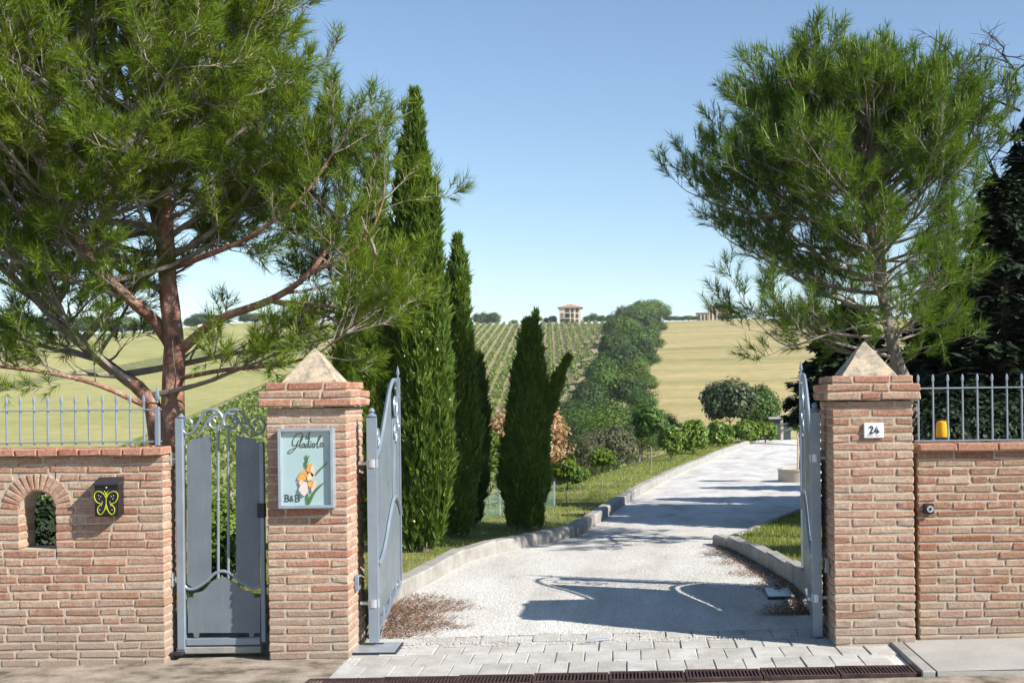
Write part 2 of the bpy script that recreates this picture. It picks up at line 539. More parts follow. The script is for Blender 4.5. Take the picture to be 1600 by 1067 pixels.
# --- ground sheet
xs = dense([(-900, -100, 40), (-100, -14, 3), (-14, 16, 0.3), (16, 100, 3), (100, 901, 40)])
ys = dense([(-60, -2, 4), (-2, 16, 0.3), (16, 60, 0.8), (60, 640, 6), (640, 1500, 60)])
GX, GY = np.meshgrid(xs, ys)
GZ = terrain(GX, GY)
inside = (GX > drive_l(GY) - 0.1) & (GX < drive_r(GY) + 0.1) & (GY < 44)
GZ = np.where(GY < 1.3, GZ - 0.12, GZ + 0.05)
GZ = np.where(inside & (GY >= 1.3), GZ - 0.22, GZ)
nx, ny = len(xs), len(ys)
V = np.stack([GX.ravel(), GY.ravel(), GZ.ravel()], 1)
ii = np.arange(nx * ny).reshape(ny, nx)
F = np.stack([ii[:-1, :-1].ravel(), ii[:-1, 1:].ravel(), ii[1:, 1:].ravel(), ii[1:, :-1].ravel()], 1)
tag(link('ground', np_mesh('ground', V, F, M['grass'], True)), 'rough grass of the garden and valley', kind='structure')


def strip(name, Y, fl, fr, nxs, lift, mat, label, zfn=terrain):
    Y = np.asarray(Y, float)
    a, b = fl(Y), fr(Y)
    t = np.linspace(0, 1, nxs)
    X = a[:, None] * (1 - t) + b[:, None] * t
    YY = np.repeat(Y[:, None], nxs, 1)
    Z = zfn(X, YY) + lift
    V = np.stack([X.ravel(), YY.ravel(), Z.ravel()], 1)
    ii = np.arange(X.size).reshape(X.shape)
    F = np.stack([ii[:-1, :-1].ravel(), ii[:-1, 1:].ravel(), ii[1:, 1:].ravel(), ii[1:, :-1].ravel()], 1)
    return tag(link(name, np_mesh(name, V, F, mat, True)), label, kind='structure')


strip('driveway', np.arange(0.6, 44.3, 0.25), drive_l, drive_r, 40, 0.004, M['gravel'], 'white gravel driveway curving away from the gate')
# fields on the hill
fieldY = np.arange(66, 562, 4.0)
def vin_l(Y): return -46 - 0.1 * (Y - 60)
def vin_r(Y): return np.interp(Y, [60, 160, 560], [-6, -4.5, 0])
strip('vineyard_ground', fieldY, vin_l, vin_r, 30, 0.06, M['vine_soil'], 'tan and grassy soil between the vine rows')
strip('wheat_field', fieldY, lambda Y: vin_r(Y) + 1, lambda Y: 0 * Y + 420, 40, 0.06, M['wheat'], 'pale ripe field right of the hedgerow')
strip('hay_field', fieldY, lambda Y: 0 * Y - 500, lambda Y: vin_l(Y) - 1, 40, 0.06, M['hay'], 'yellow green field behind the spreading pine')

# --- street in front of the walls
def slab(name, x0, x1, y0, y1, top, mat, label, th=0.1, seg=30):
    m = MB()
    X = np.linspace(x0, x1, seg); Yv = np.linspace(y0, y1, 10)
    vs = [(x, y, 0.012 * max(-5, min(5, x)) + top) for y in Yv for x in X]
    fs = [(j * seg + i, j * seg + i + 1, (j + 1) * seg + i + 1, (j + 1) * seg + i) for j in range(9) for i in range(seg - 1)]
    m.add(vs, fs)
    # skirt
    for (yy, o) in ((y0, 0), (y1, 9 * seg)):
        m.add([(x, yy, 0.012 * max(-5, min(5, x)) + top) for x in (x0, x1)] + [(x, yy, -th) for x in (x1, x0)], [(0, 1, 2, 3)])
    for xx in (x0, x1):
        m.add([(xx, y, 0.012 * max(-5, min(5, xx)) + top) for y in (y0, y1)] + [(xx, y, -th) for y in (y1, y0)], [(0, 1, 2, 3)])
    return tag(m.build(name, mat), label, kind='structure')


slab('street', -40, 40, -30, -0.96, -0.012, M['concrete'], 'worn street in front of the drain channel')
slab('pavement_left', -40, -1.97, -0.955, 1.2, 0.0, M['concrete'], 'stained tan pavement in front of the mailbox wall')
slab('pavement_right', 2.04, 40, -0.955, 0.9, 0.02, M['sidewalk'], 'smooth grey pavement below the right wall')
slab('paving_bed', -1.966, 1.93, -0.66, 1.4, -0.007, M['gravel'], 'dusty bed between the paving slabs')
# flat concrete border strip along the slabs
m = MB(); m.box((1.985, -0.35, 0.018), (0.09, 1.2, 0.06), bevel=0.008)
tag(m.build('paving_edge', M['kerb']), 'pale concrete edging beside the paving slabs', kind='structure')

# --- paving slabs, one by one
paving = tag(bpy.data.objects.new('paving', None), 'pale rectangular paving slabs across the gateway', kind='structure')
C.objects.link(paving); LOC[paving] = Vector((0, 0, 0))
pv = []
for k in range(6):
    vs, fs = chamfer(0.195, 0.352, 0.05, 0.005)
    vs = [(x + random.uniform(-.003, .003), y + random.uniform(-.004, .004), z + random.uniform(-.0015, .0015)) for x, y, z in vs]
    mm = MB(); mm.add(vs, fs); pv.append(mm.mesh('paver', M['paver']))
for r in range(5):
    y = -0.475 + r * 0.357
    for k in range(20):
        x = -1.86 + k * 0.2 + (0.1 if r % 2 else 0)
        if x > 1.88: continue
        o = link('paver', random.choice(pv), paving)
        o.location = (x, y, 0.012 * x + 0.12 * float(sstep(y / 2.2)) - 0.022 + random.uniform(-.004, .003) - (0.016 if r == 4 else 0))
        o.rotation_euler = (random.uniform(-.008, .008) + (0.04 if y > .3 else 0), random.uniform(-.008, .008), random.uniform(-.008, .008))

# --- kerbs, stone by stone
def kerb(name, pts, w, h_, label, outward, lens):
    """pts: plan polyline along the drive side; outward: +1 the stones lie to the left of the walking direction"""
    root = tag(bpy.data.objects.new(name, None), label, kind='structure')
    C.objects.link(root); LOC[root] = Vector((0, 0, 0))
    if not hasattr(h_, '__len__'): h_ = (h_, h_)
    P = [Vector((p.x, p.y)) for p in pts]
    acc = [0]
    for a, b in zip(P, P[1:]): acc.append(acc[-1] + (b - a).length)
    def pos(s):
        s = max(0, min(s, acc[-1] - 1e-4))
        for i in range(len(P) - 1):
            if s <= acc[i + 1]:
                return P[i].lerp(P[i + 1], (s - acc[i]) / (acc[i + 1] - acc[i]))
        return P[-1]
    s, i = 0, 0
    while s < acc[-1] - 0.1:
        L = lens * random.uniform(0.92, 1.08)
        a, b = pos(s), pos(s + L)
        d = (b - a); ln = d.length; d.normalize()
        n = Vector((-d.y, d.x)) * outward
        c = (a + b) / 2 + n * w / 2
        mm = MB()
        h = h_[0] + (h_[1] - h_[0]) * min(1, (s + L / 2) / acc[-1])
        vs, fs = chamfer(ln - 0.008, w, h + 0.25, 0.018)
        vs = [(x + random.uniform(-.006, .006), y + random.uniform(-.006, .006), z + random.uniform(-.006, .006)) for x, y, z in vs]
        mm.add(vs, fs)
        o = link('kerb_stone', mm.mesh('kerb_stone', M['kerb']), root)
        o.location = (c.x, c.y, T(c.x, c.y) + (h - 0.25) / 2 + random.uniform(-.006, .006))
        o.rotation_euler = (0, 0, math.atan2(d.y, d.x))
        s += L; i += 1
    return root


kerb('kerb_left', Lpts, 0.16, 0.15, 'kerb stones between the lawn and the curving drive', 1, 0.95)
kerb('kerb_right', Rpts, 0.14, (0.2, 0.11), 'grey kerb round the grass island at the right', -1, 0.9)
kerb('kerb_island', [Vector((tip.x + 0.06, tip.y + 0.06, 0)), Vector((tip.x + 0.3, tip.y + 0.6, 0)), isl, Vector((isl.x + 5, isl.y + 4.3, 0))], 0.1, 0.06, 'low rear edging of the grass island', -1, 0.9)

# ================================================================ BRICKWORK
CH = 0.0605            # one course
JT = 0.011
BR = {}


def brick_me(L, D, H, mat, var):
    key = (round(L, 2), round(D, 2), round(H, 3), mat, var)
    if key not in BR:
        rr = random.Random(str(key))
        L2, D2 = round(L, 2), round(D, 2)
        vs, fs = chamfer(L2, D2, H, 0.007)
        # corners of old hand made bricks: each corner group drifts, edges are worn
        j = {}
        out = []
        for x, y, z in vs:
            k = (x > 0, y > 0, z > 0)
            if k not in j: j[k] = (rr.uniform(-.004, .004), rr.uniform(-.003, .003), rr.uniform(-.004, .004))
            a = j[k]
            out.append((x + a[0] + rr.uniform(-.002, .002), y + a[1] + rr.uniform(-.0015, .0015), z + a[2] + rr.uniform(-.002, .002)))
        mm = MB(); mm.add(out, fs)
        BR[key] = mm.mesh('brick', M[mat])
    return BR[key]


def put_brick(root, c, L, D, H, mat='brick', rotz=0.0, roty=0.0, name='brick'):
    o = link(name, brick_me(L, D, H, mat, random.randrange(4)), root)
    o.location = c
    o.scale = (L / round(L, 2), 1, 1)
    o.rotation_euler = (random.uniform(-.01, .01), roty + random.uniform(-.012, .012), rotz + random.uniform(-.008, .008))
    return o


def pillar(x0, label, tint):
    W = 0.582
    cx, cy = x0 + W / 2, W / 2
    root = thing('gate_pillar', (cx, cy, 0), label, 'pillar', 'brick pillars of the gate')
    H = CH - JT
    z = -0.03
    m = MB()
    m.box((cx, cy, (1.78 - 0.1) / 2), (W - 0.016, W - 0.016, 1.78 + 0.1))
    m.box((cx, cy, 1.845), (W + 0.066, W + 0.066, 0.112))
    m.box((cx, cy, 1.930), (W - 0.012, W - 0.012, 0.062))
    m.build('mortar', M['mortar'], root)
    n = 30
    for k in range(n):
        zc = z + (k + 0.5) * CH
        b = tint[0]
        if random.random() < 0.12: b = tint[1]
        d = 0.125
        if k % 2 == 0:
            for y in (d / 2, W - d / 2):
                sp = random.uniform(0.44, 0.56)
                la = W * sp - JT / 2
                put_brick(root, (x0 + la / 2, y, zc), la, d, H, random.choice((b, tint[0])))
                lb = W - la - JT
                put_brick(root, (x0 + W - lb / 2, y, zc), lb, d, H, random.choice((b, tint[0])))
            lm = W - 2 * d - 2 * JT
            for x in (d / 2, W - d / 2):
                put_brick(root, (x0 + x, cy, zc), lm, d, H, b, math.pi / 2)
        else:
            for x in (d / 2, W - d / 2):
                la = W * random.uniform(0.45, 0.55) - JT / 2
                lb = W - la - JT
                put_brick(root, (x0 + x, la / 2, zc), la, d, H, random.choice((b, tint[0])), math.pi / 2)
                put_brick(root, (x0 + x, W - lb / 2, zc), lb, d, H, random.choice((b, tint[0])), math.pi / 2)
            lm = W - 2 * d - 2 * JT
            for y in (d / 2, W - d / 2):
                put_brick(root, (cx, y, zc), lm, d, H, b)
    # corbelled cap: two courses out, one course flush
    for (zc, o, ph) in ((1.787 + 0.5 * CH, 0.045, 0), (1.787 + 1.5 * CH, 0.045, 1), (1.787 + 2.5 * CH, 0.004, 0)):
        w = W + 2 * o
        xa, ya = x0 - o, -o
        cuts = [(0.24, 0.14, 0.28), (0.33, 0.12, 0.22), (0.18, 0.30, 0.19)][ph if o > 0.01 else 2]
        tot = sum(cuts)
        for sy in (0, 1):
            x = xa
            for c in cuts:
                l = c / tot * (w - 2 * JT)
                put_brick(root, (x + l / 2, ya + 0.0625 if sy == 0 else ya + w - 0.0625, zc), l, 0.125, H, 'red_brick' if random.random() < 0.6 else 'brick')
                x += l + JT
        for sx in (0, 1):
            ln = (w - 0.25 - 3 * JT) / 2
            for q in (0, 1):
                put_brick(root, (xa + 0.0625 if sx == 0 else xa + w - 0.0625, ya + 0.125 + JT + ln / 2 + q * (ln + JT), zc), ln, 0.125, H, 'red_brick' if random.random() < 0.6 else 'brick', math.pi / 2)
    # stone pyramid in two halves
    m = MB()
    s, zb, za = 0.2, 1.962, 2.228
    a = [(cx - s, cy - s, zb), (cx + s, cy - s, zb), (cx + s, cy + s, zb), (cx - s, cy + s, zb)]
    b = [(cx - s + .01, cy - s + .01, zb + .018), (cx + s - .01, cy - s + .01, zb + .018), (cx + s - .01, cy + s - .01, zb + .018), (cx - s + .01, cy + s - .01, zb + .018)]
    rings = [a, b]
    for t in (0.33, 0.66, 0.93):
        rings.append([tuple(Vector(p).lerp(Vector((cx, cy, za)), t) + Vector((random.uniform(-.004, .004), random.uniform(-.004, .004), 0))) for p in b])
    vs = [p for r_ in rings for p in r_] + [(cx + 0.002, cy, za - 0.008)]
    fs = []
    for i in range(len(rings) - 1):
        for k in range(4): fs.append((i * 4 + k, i * 4 + (k + 1) % 4, i * 4 + 4 + (k + 1) % 4, i * 4 + 4 + k))
    l = (len(rings) - 1) * 4
    for k in range(4): fs.append((l + k, l + (k + 1) % 4, len(vs) - 1))
    fs.append((3, 2, 1, 0))
    m.add(vs, fs)
    m.build('pyramid_cap', M['stone_cap'], root)
    return root


LPX = (415 - CX) / 217.4          # left pillar, front left corner
RPX = (1300 - CX) / 217.4
lp = pillar(LPX, 'brick gate pillar carrying the blue framed sign', ('brick', 'red_brick'))
rp = pillar(RPX, 'brick gate pillar with the house number plate', ('brick', 'old_brick'))

# left wall with an arched opening
WX1 = (253.5 - CX) / 217.4
WX0 = -5.7
WT = 0.25
ac = at(58, 800, 0); acx = ac.x                       # opening centre line
aw = 0.128                                            # half width
spring = at(58, 795, 0).z
sill = at(58, 858, 0).z
ring = 0.125
WALLH = 24 * CH
lw = thing('brick_wall', ((WX0 + WX1) / 2, WT / 2, 0), 'brick wall with an arched opening and the black mailbox', 'wall', 'brick boundary walls')


def arch_top(x):
    d = abs(x - acx)
    return spring + math.sqrt(max(0, aw * aw - d * d))


m = MB()
e = 0.007
grid = [WX0] + list(np.linspace(acx - aw, acx + aw, 17)) + [WX1 - e]
m.box(((WX0 + acx - aw - e) / 2, WT / 2 + e / 2, WALLH / 2 - 0.05), (acx - aw - e - WX0, WT - e, WALLH + 0.1))
m.box(((WX1 + acx + aw) / 2, WT / 2 + e / 2, WALLH / 2 - 0.05), (WX1 - 2 * e - acx - aw, WT - e, WALLH + 0.1))
m.box((acx, WT / 2 + e / 2, (sill - 0.1) / 2), (2 * aw, WT - e, sill + 0.1))
for a, b in zip(grid[1:-2], grid[2:-1]):
    za, zb = arch_top(a), arch_top(b)
    m.add([(a, e, za), (b, e, zb), (b, e, WALLH), (a, e, WALLH), (a, WT, za), (b, WT, zb), (b, WT, WALLH), (a, WT, WALLH)],
          [(0, 1, 2, 3), (4, 7, 6, 5), (0, 4, 5, 1), (3, 2, 6, 7)])
m.build('mortar', M['mortar'], lw)
for k in range(-2, 24):
    z0 = k * CH; zc = z0 + CH / 2
    # free intervals of this course
    iv = [(WX0, WX1)]
    if zc > sill:
        if zc < spring: hw = aw
        else:
            dz = max(0, z0 + JT - spring)
            hw = math.sqrt(max(0, (aw + ring) ** 2 - dz * dz)) if dz < aw + ring else 0
            if hw: hw += 0.012
        if hw > 0: iv = [(WX0, acx - hw), (acx + hw, WX1)]
    for (a, b) in iv:
        x = a
        jamb = zc > sill and zc < spring
        first = True
        while x < b - 0.03:
            l = random.choice((0.27, 0.27, 0.25, 0.29, 0.21, 0.13)) if not (first and k % 2) else 0.14
            if b - x - l < 0.10: l = b - x
            if b - x - l < 0 or l > 0.33: l = (b - x) / 2 if b - x > 0.3 else b - x
            dp = 0.12
            at_end = abs(x + l - b) < 1e-6 and b == WX1
            at_jamb = jamb and ((first and a > WX0) or (abs(x + l - b) < 1e-6 and b < WX1))
            if at_end or at_jamb: dp = WT
            put_brick(lw, (x + l / 2 + (0 if l < 0.05 else 0), dp / 2, zc), l - JT if not (at_end or at_jamb) else l - 0.001, dp, CH - JT, 'brick' if random.random() < 0.8 else 'old_brick')
            x += l
            first = False
# voussoirs
nv = 15
for k in range(nv):
    a = math.pi * (k + 0.5) / nv
    r_ = aw + ring / 2 + 0.002
    o = put_brick(lw, (acx + r_ * math.cos(a), 0.055, spring + r_ * math.sin(a)), ring, 0.12, 0.038 + 0.0, 'brick', 0, -a, 'voussoir')
# cap course
x = WX1 + 0.012
k = 0
while x > WX0:
    l = random.uniform(0.142, 0.158)
    put_brick(lw, (x - l / 2, WT / 2 - 0.012, WALLH + 0.031), l - 0.009, WT + 0.075, 0.055, 'red_brick', name='cap_brick')
    x -= l
m = MB(); m.box(((WX0 + WX1) / 2, WT / 2 - 0.01, WALLH + 0.028), (WX1 - WX0 - 0.02, WT + 0.045, 0.046))
m.build('cap_mortar', M['mortar'], lw)

# right wall
RX0 = (1431 - CX) / 215.5
RX1 = 4.3
RYF = 0.07
rw = thing('brick_wall', ((RX0 + RX1) / 2, RYF + WT / 2, 0), 'weathered brick wall under the railing beside the numbered pillar', 'wall', 'brick boundary walls')
RH = 23 * CH + 0.02
m = MB(); m.box(((RX0 + RX1) / 2, RYF + WT / 2 + e / 2, RH / 2 - 0.05), (RX1 - RX0 - 0.012, WT - e, RH + 0.1))
m.build('mortar', M['mortar'], rw)
for k in range(23):
    zc = 0.02 + k * CH + CH / 2
    x = RX0; first = True
    while x < RX1 - 0.03:
        l = random.choice((0.27, 0.28, 0.25, 0.29, 0.2, 0.13)) if not (first and k % 2) else 0.14
        if RX1 - x - l < 0.1: l = RX1 - x
        if l > 0.33: l /= 2
        put_brick(rw, (x + l / 2, RYF + 0.06, zc), l - JT, 0.12, CH - JT, 'old_brick' if random.random() < 0.75 else 'brick')
        x += l; first = False
x = RX0 + 0.004
while x < RX1:
    l = random.uniform(0.27, 0.3)
    put_brick(rw, (x + l / 2, RYF + WT / 2 - 0.012, RH + 0.029), l - 0.009, WT + 0.07, 0.052, 'red_brick', name='cap_brick')
    x += l
m = MB(); m.box(((RX0 + RX1) / 2, RYF + WT / 2 - 0.008, RH + 0.026), (RX1 - RX0 - 0.02, WT + 0.045, 0.044))
m.build('cap_mortar', M['mortar'], rw)

# ================================================================ RAILINGS
def spear(m, x, y, z, s=1.0):
    m.lathe([(0.004, 0), (0.010 * s, 0.008), (0.006, 0.016), (0.006, 0.022), (0.017 * s, 0.045), (0.012 * s, 0.07), (0.0015, 0.118 * s)], (x, y, z), 6)


def railing(label, x0, x1, y, zb, zt, ztip, pitch, post_x=None):
    root = thing('railing', ((x0 + x1) / 2, y, zb), label, 'railing', 'spear topped railings on the walls')
    for (z, nm) in ((zb, 'bottom_rail'), (zt, 'top_rail')):
        m = MB(); m.box(((x0 + x1) / 2, y, z), (abs(x1 - x0), 0.022, 0.011), bevel=0.002)
        m.build(nm, M['iron'], root)
    bm_ = MB(); bm_.tube([(0, 0, zb - 0.02), (0, 0, zt + 0.03)], 0.0072, 8)
    bar = bm_.mesh('bar', M['iron'], True)
    tm = MB(); spear(tm, 0, 0, zt + 0.02, (ztip - zt - 0.02) / 0.118)
    tipm = tm.mesh('spear_tip', M['iron'], True)
    x = x0 + 0.03 if post_x is None else post_x - pitch
    st = pitch if post_x is None else -pitch
    while min(x0, x1) < x < max(x0, x1):
        b = link('bar', bar, root); b.location = (x, y, 0)
        t = link('spear_tip', tipm, b)
        x += st
    if post_x is not None:
        m = MB(); m.box((post_x, y, (zb - 0.03 + zt + 0.02) / 2), (0.034, 0.034, zt - zb + 0.05), bevel=0.004)
        p = m.build('post', M['iron'], root)
        m = MB(); spear(m, post_x, y, zt + 0.045, 1.1); m.build('spear_tip', M['iron'], p, True)
    return root


lz = lambda px, py, Y: at(px, py, Y).z
yl = 0.125
railing('grey spear topped railing above the mailbox wall', WX0, at(252, 640, yl).x, yl, lz(130, 691, yl), lz(130, 641, yl), lz(130, 617, yl), 0.1, at(246, 640, yl).x)
yr = RYF + 0.125
railing('grey spear topped railing above the weathered right wall', at(1428, 600, yr).x, RX1, yr, lz(1500, 688, yr), lz(1500, 606, yr), lz(1500, 584, yr), 0.1085)

# ================================================================ GATES
def spiral(c, r0, r1, a0, turns, n=26):
    """points of a curl in a plane, from radius r0 in to r1"""
    out = []
    for i in range(n + 1):
        t = i / n
        a = a0 + turns * 2 * math.pi * t
        r_ = r0 + (r1 - r0) * t
        out.append((c[0] + r_ * math.cos(a), c[1] + r_ * math.sin(a)))
    return out


def smooth_pts(P, n=6):
    """Catmull-Rom through 2D points"""
    out = []
    for i in range(len(P) - 1):
        p0, p1, p2, p3 = P[max(i - 1, 0)], P[i], P[i + 1], P[min(i + 2, len(P) - 1)]
        for k in range(n):
            t = k / n
            out.append(tuple(0.5 * (2 * p1[j] + (p2[j] - p0[j]) * t + (2 * p0[j] - 5 * p1[j] + 4 * p2[j] - p3[j]) * t * t + (-p0[j] + 3 * p1[j] - 3 * p2[j] + p3[j]) * t ** 3) for j in range(len(p1))))
    out.append(tuple(P[-1]))
    return out


# --- pedestrian gate
GYP = 0.17
g0 = at(283, 1000, GYP)
wg = thing('garden_gate', (g0.x + 0.3, GYP, 0), 'narrow grey pedestrian gate with scrolled top between wall and sign pillar', 'gate')
gq = lambda px, py: at(px, py, GYP)


def G(a, b, d=0.0):
    p = gq(a, b); return (p.x, GYP + d, p.z)


m = MB()
p0, p1 = gq(283, 654), gq(283, 1014)
m.box(((p0.x + p1.x) / 2, GYP, (p0.z + p1.z) / 2), (0.058, 0.055, p0.z - p1.z), bevel=0.005)
post = m.build('hinge_post', M['iron'], wg)
m = MB(); m.lathe([(0.02, 0), (0.032, 0.012), (0.018, 0.022), (0.012, 0.03), (0.004, 0.036)], (p0.x, GYP, p0.z), 10)
m.build('post_cap', M['iron'], post, True)
m = MB(); p2 = gq(411, 690); p3 = gq(411, 1002)
m.box(((p2.x + p3.x) / 2, GYP, (p2.z + p3.z) / 2), (0.034, 0.04, p2.z - p3.z), bevel=0.004)
m.build('lock_stile', M['iron'], wg)
m = MB(); q = gq(292, 1002); q2 = gq(408, 1002)
m.box(((q.x + q2.x) / 2, GYP, q.z + 0.0), (q2.x - q.x, 0.045, 0.05), bevel=0.004)
m.build('bottom_rail', M['iron'], wg)
m = MB(); q = gq(290, 960); q2 = gq(408, 961)
m.box(((q.x + q2.x) / 2, GYP + 0.025, q.z), (q2.x - q.x, 0.018, 0.03))
m.build('cross_rail', M['iron'], wg)
for px in (341, 357):
    m = MB(); m.tube([G(px, 664), G(px, 903)], 0.0105, 8)
    b = m.build('bar', M['iron'], wg, True)
    m = MB(); c = gq(px, 781); m.lathe([(0.010, -.012), (0.015, -.006), (0.015, .006), (0.010, .012)], (c.x, GYP, c.z), 10); m.build('collar', M['iron'], b)
up_l = [(294, 925 - 13), (294, 690), (299, 690), (299, 686), (306, 684), (314, 680), (331, 681), (331, 905)] 
poly = [(293, 912), (293, 691), (299, 691), (301, 686), (330, 680), (330, 898), (322, 909), (312, 915), (301, 917)]
m = MB(); m.prism(poly, lambda a, b, d: G(a, b, d), -0.006, 0.004); m.build('upper_panel', M['panel'], wg)
poly = [(694 - a + 5, b) for a, b in poly]
m = MB(); m.prism(poly, lambda a, b, d: G(a, b, d), -0.006, 0.004); m.build('upper_panel', M['panel'], wg)
poly = smooth_pts([(303, 926), (318, 922), (332, 908), (348, 901), (364, 908), (381, 921), (397, 926)], 4)
poly = [(294, 988), (294, 933), (302, 933)] + poly + [(398, 933), (407, 933), (407, 988), (398, 988), (396, 995), (391, 995), (389, 988), (312, 988), (310, 995), (304, 995), (302, 988)]
m = MB(); m.prism(poly, lambda a, b, d: G(a, b, d), -0.006, 0.004); m.build('lower_panel', M['panel'], wg)
mid = smooth_pts([(286, 912), (293, 919), (305, 919), (322, 908), (335, 896), (348, 892), (361, 896), (376, 908), (393, 918), (402, 917), (409, 911)], 5)
m = MB(); m.tube([G(a, b) for a, b in mid], 0.0125, 8); m.build('wavy_rail', M['iron'], wg, True)


def scroll_pair(mirror):
    f = (lambda a: a) if not mirror else (lambda a: 695 - a + 2)
    s1 = [(347, 664), (348, 654), (341, 643), (329, 640), (318, 646), (309, 661), (301, 674), (292, 678), (285, 671), (284, 661), (290, 655), (297, 656), (300, 662), (297, 666)]
    s2 = [(347, 664), (341, 669), (333, 669), (327, 663), (328, 656), (333, 655), (336, 659)]
    s3 = [(341, 646), (331, 649), (323, 659), (315, 673), (308, 681)]
    for s in (s1, s2, s3):
        m = MB(); P = smooth_pts([(f(a), b) for a, b in s], 5)
        m.tube([G(a, b) for a, b in P], [0.0115 - 0.004 * (i / len(P)) for i in range(len(P))], 8)
        m.build('scroll', M['iron'], wg, True)


scroll_pair(False); scroll_pair(True)
for py in (717, 905):
    c = gq(271, py)
    m = MB(); m.box((c.x - 0.005, GYP, c.z), (0.05, 0.02, 0.014), bevel=0.003); m.lathe([(0.012, -.02), (0.014, -.016), (0.014, .016), (0.012, .02)], (c.x + 0.03, GYP - 0.01, c.z), 10)
    m.box((WX1 + 0.006, GYP, c.z), (0.008, 0.06, 0.1))
    m.build('hinge', M['galv'], wg, True)
m = MB(); c = gq(409, 797); m.box((c.x, GYP, c.z), (0.055, 0.05, 0.105), bevel=0.004); m.build('lock_case', M['dark_metal'], wg)
for py in (876, 912, 954):
    m = MB(); c = gq(413, py); m.box((c.x, GYP, c.z), (0.03, 0.03, 0.03), bevel=0.003); m.build('bracket', M['dark_metal'], wg)
m = MB(); c = gq(276, 1016); m.box((c.x + 0.005, GYP - 0.02, c.z - 0.01), (0.13, 0.14, 0.02), bevel=0.004); m.build('foot_plate', M['dark_metal'], wg)
m = MB(); m.box((g0.x + 0.28, GYP + 0.05, 0.02), (0.62, 0.14, 0.05), bevel=0.006); m.build('threshold', M['kerb'], wg)

# --- carriage gate leaves
def leaf(hx, hy, fx, fy, label, side):
    e_ = Vector((fx - hx, fy - hy)); L = e_.length; e_.normalize()
    n = Vector((-e_.y, e_.x)) * side        # towards the drive
    root = thing('gate_leaf', (hx, hy, 0), label, 'gate', 'open leaves of the drive gate')

    def P(s, z, d=0.0):
        return (hx + e_.x * s + n.x * d, hy + e_.y * s + n.y * d, z)
    m = MB()
    vs = [P(s, z, d) for s in (-0.035, 0.035) for d in (-0.035, 0.035) for z in (0.035, 1.70)]
    m.add(vs, [(0, 1, 3, 2), (4, 6, 7, 5), (0, 4, 5, 1), (2, 3, 7, 6), (0, 2, 6, 4), (1, 5, 7, 3)])
    hp = m.build('hinge_post', M['iron'], root)
    m = MB(); m.lathe([(0.03, 0), (0.042, 0.012), (0.03, 0.024), (0.016, 0.034), (0.026, 0.05), (0.016, 0.068), (0.004, 0.074)], P(0, 1.70), 12)
    m.build('post_cap', M['iron'], hp, True)
    m = MB(); m.tube([P(L, 0.2), P(L, 2.02)], 0.024, 4); st = m.build('end_stile', M['iron'], root)
    m = MB(); spear(m, P(L, 2.0)[0], P(L, 2.0)[1], 2.01, 0.95); m.build('spear_tip', M['iron'], st, True)
    bot = [(0.03, 0.085), (L, 0.225)]
    m = MB(); m.tube([P(*p) for p in bot], 0.028, 4); m.build('bottom_rail', M['iron'], root)
    top = smooth_pts([(0.02, 1.44), (0.15, 1.40), (0.32, 1.43), (0.55, 1.55), (0.8, 1.72), (1.05, 1.89), (1.28, 1.985), (1.46, 1.99), (1.58, 1.93), (1.62, 1.84)], 5)
    m = MB(); m.tube([P(*p) for p in top], 0.018, 6); m.build('top_rail', M['iron'], root, True)
    mid = smooth_pts([(0.02, 0.66), (0.16, 0.60), (0.34, 0.60), (0.6, 0.70), (0.86, 0.86), (1.1, 0.98), (1.32, 1.01), (1.5, 0.95), (L - 0.01, 0.84)], 5)
    m = MB(); m.tube([P(s, z, 0.012) for s, z in mid], 0.019, 6); m.build('wavy_rail', M['iron'], root, True)
    # three upper panels and one lower panel, with slits between them
    tz = lambda s: float(np.interp(s, [p[0] for p in top], [p[1] for p in top]))
    mz = lambda s: float(np.interp(s, [p[0] for p in mid], [p[1] for p in mid]))
    for (a, b) in ((0.055, 1.14), (1.47, L - 0.045)):
        ss = np.linspace(a, b, 12)
        poly = [(s, mz(s) + 0.035) for s in ss] + [(s, tz(min(s, 1.45)) - 0.05 - (0.10 if s > 1.45 else 0)) for s in ss[::-1]]
        m = MB(); m.prism(poly, lambda s, z, d: P(s, z, d), -0.006, 0.006); m.build('upper_panel', M['panel'], root)
    for s in (1.22, 1.31, 1.40):
        m = MB(); m.tube([P(s, mz(s) + 0.01), P(s, tz(s) - 0.3)], 0.01, 6); m.build('bar', M['iron'], root, True)
    ss = np.linspace(0.06, L - 0.04, 16)
    poly = [(s, 0.15 + 0.083 * s) for s in ss] + [(s, mz(s) - 0.045) for s in ss[::-1]]
    m = MB(); m.prism(poly, lambda s, z, d: P(s, z, d), -0.006, 0.006); m.build('lower_panel', M['panel'], root)
    for c, r_, a0, tr in (((1.33, 1.79), 0.15, 1.2, -1.35), ((1.30, 1.55), 0.09, -1.2, 1.3), ((0.2, 1.55), 0.08, -1.4, 1.2), ((1.52, 1.62), 0.07, 1.2, 1.3)):
        m = MB(); m.tube([P(s, z, 0.014) for s, z in spiral(c, r_, 0.02, a0, tr)], 0.012, 6); m.build('scroll', M['iron'], root, True)
    for s in (0.12, 0.5, 0.9, 1.3, 1.55):
        m = MB(); m.tube([P(s, 0.085 + 0.083 * s), P(s, 0.17 + 0.083 * s)], 0.016, 6); m.build('tab', M['iron'], root)
    for z in (0.32, 1.36):
        m = MB(); m.tube([P(0, z - 0.03), P(0, z + 0.03)], 0.045, 10)
        dx = -side * 0.0
        m.tube([P(-0.0, z), (hx + (-1 if hx < 0 else 1) * 0.1, hy, z)], 0.014, 8)
        m.build('hinge', M['galv'], root, True)
    return root


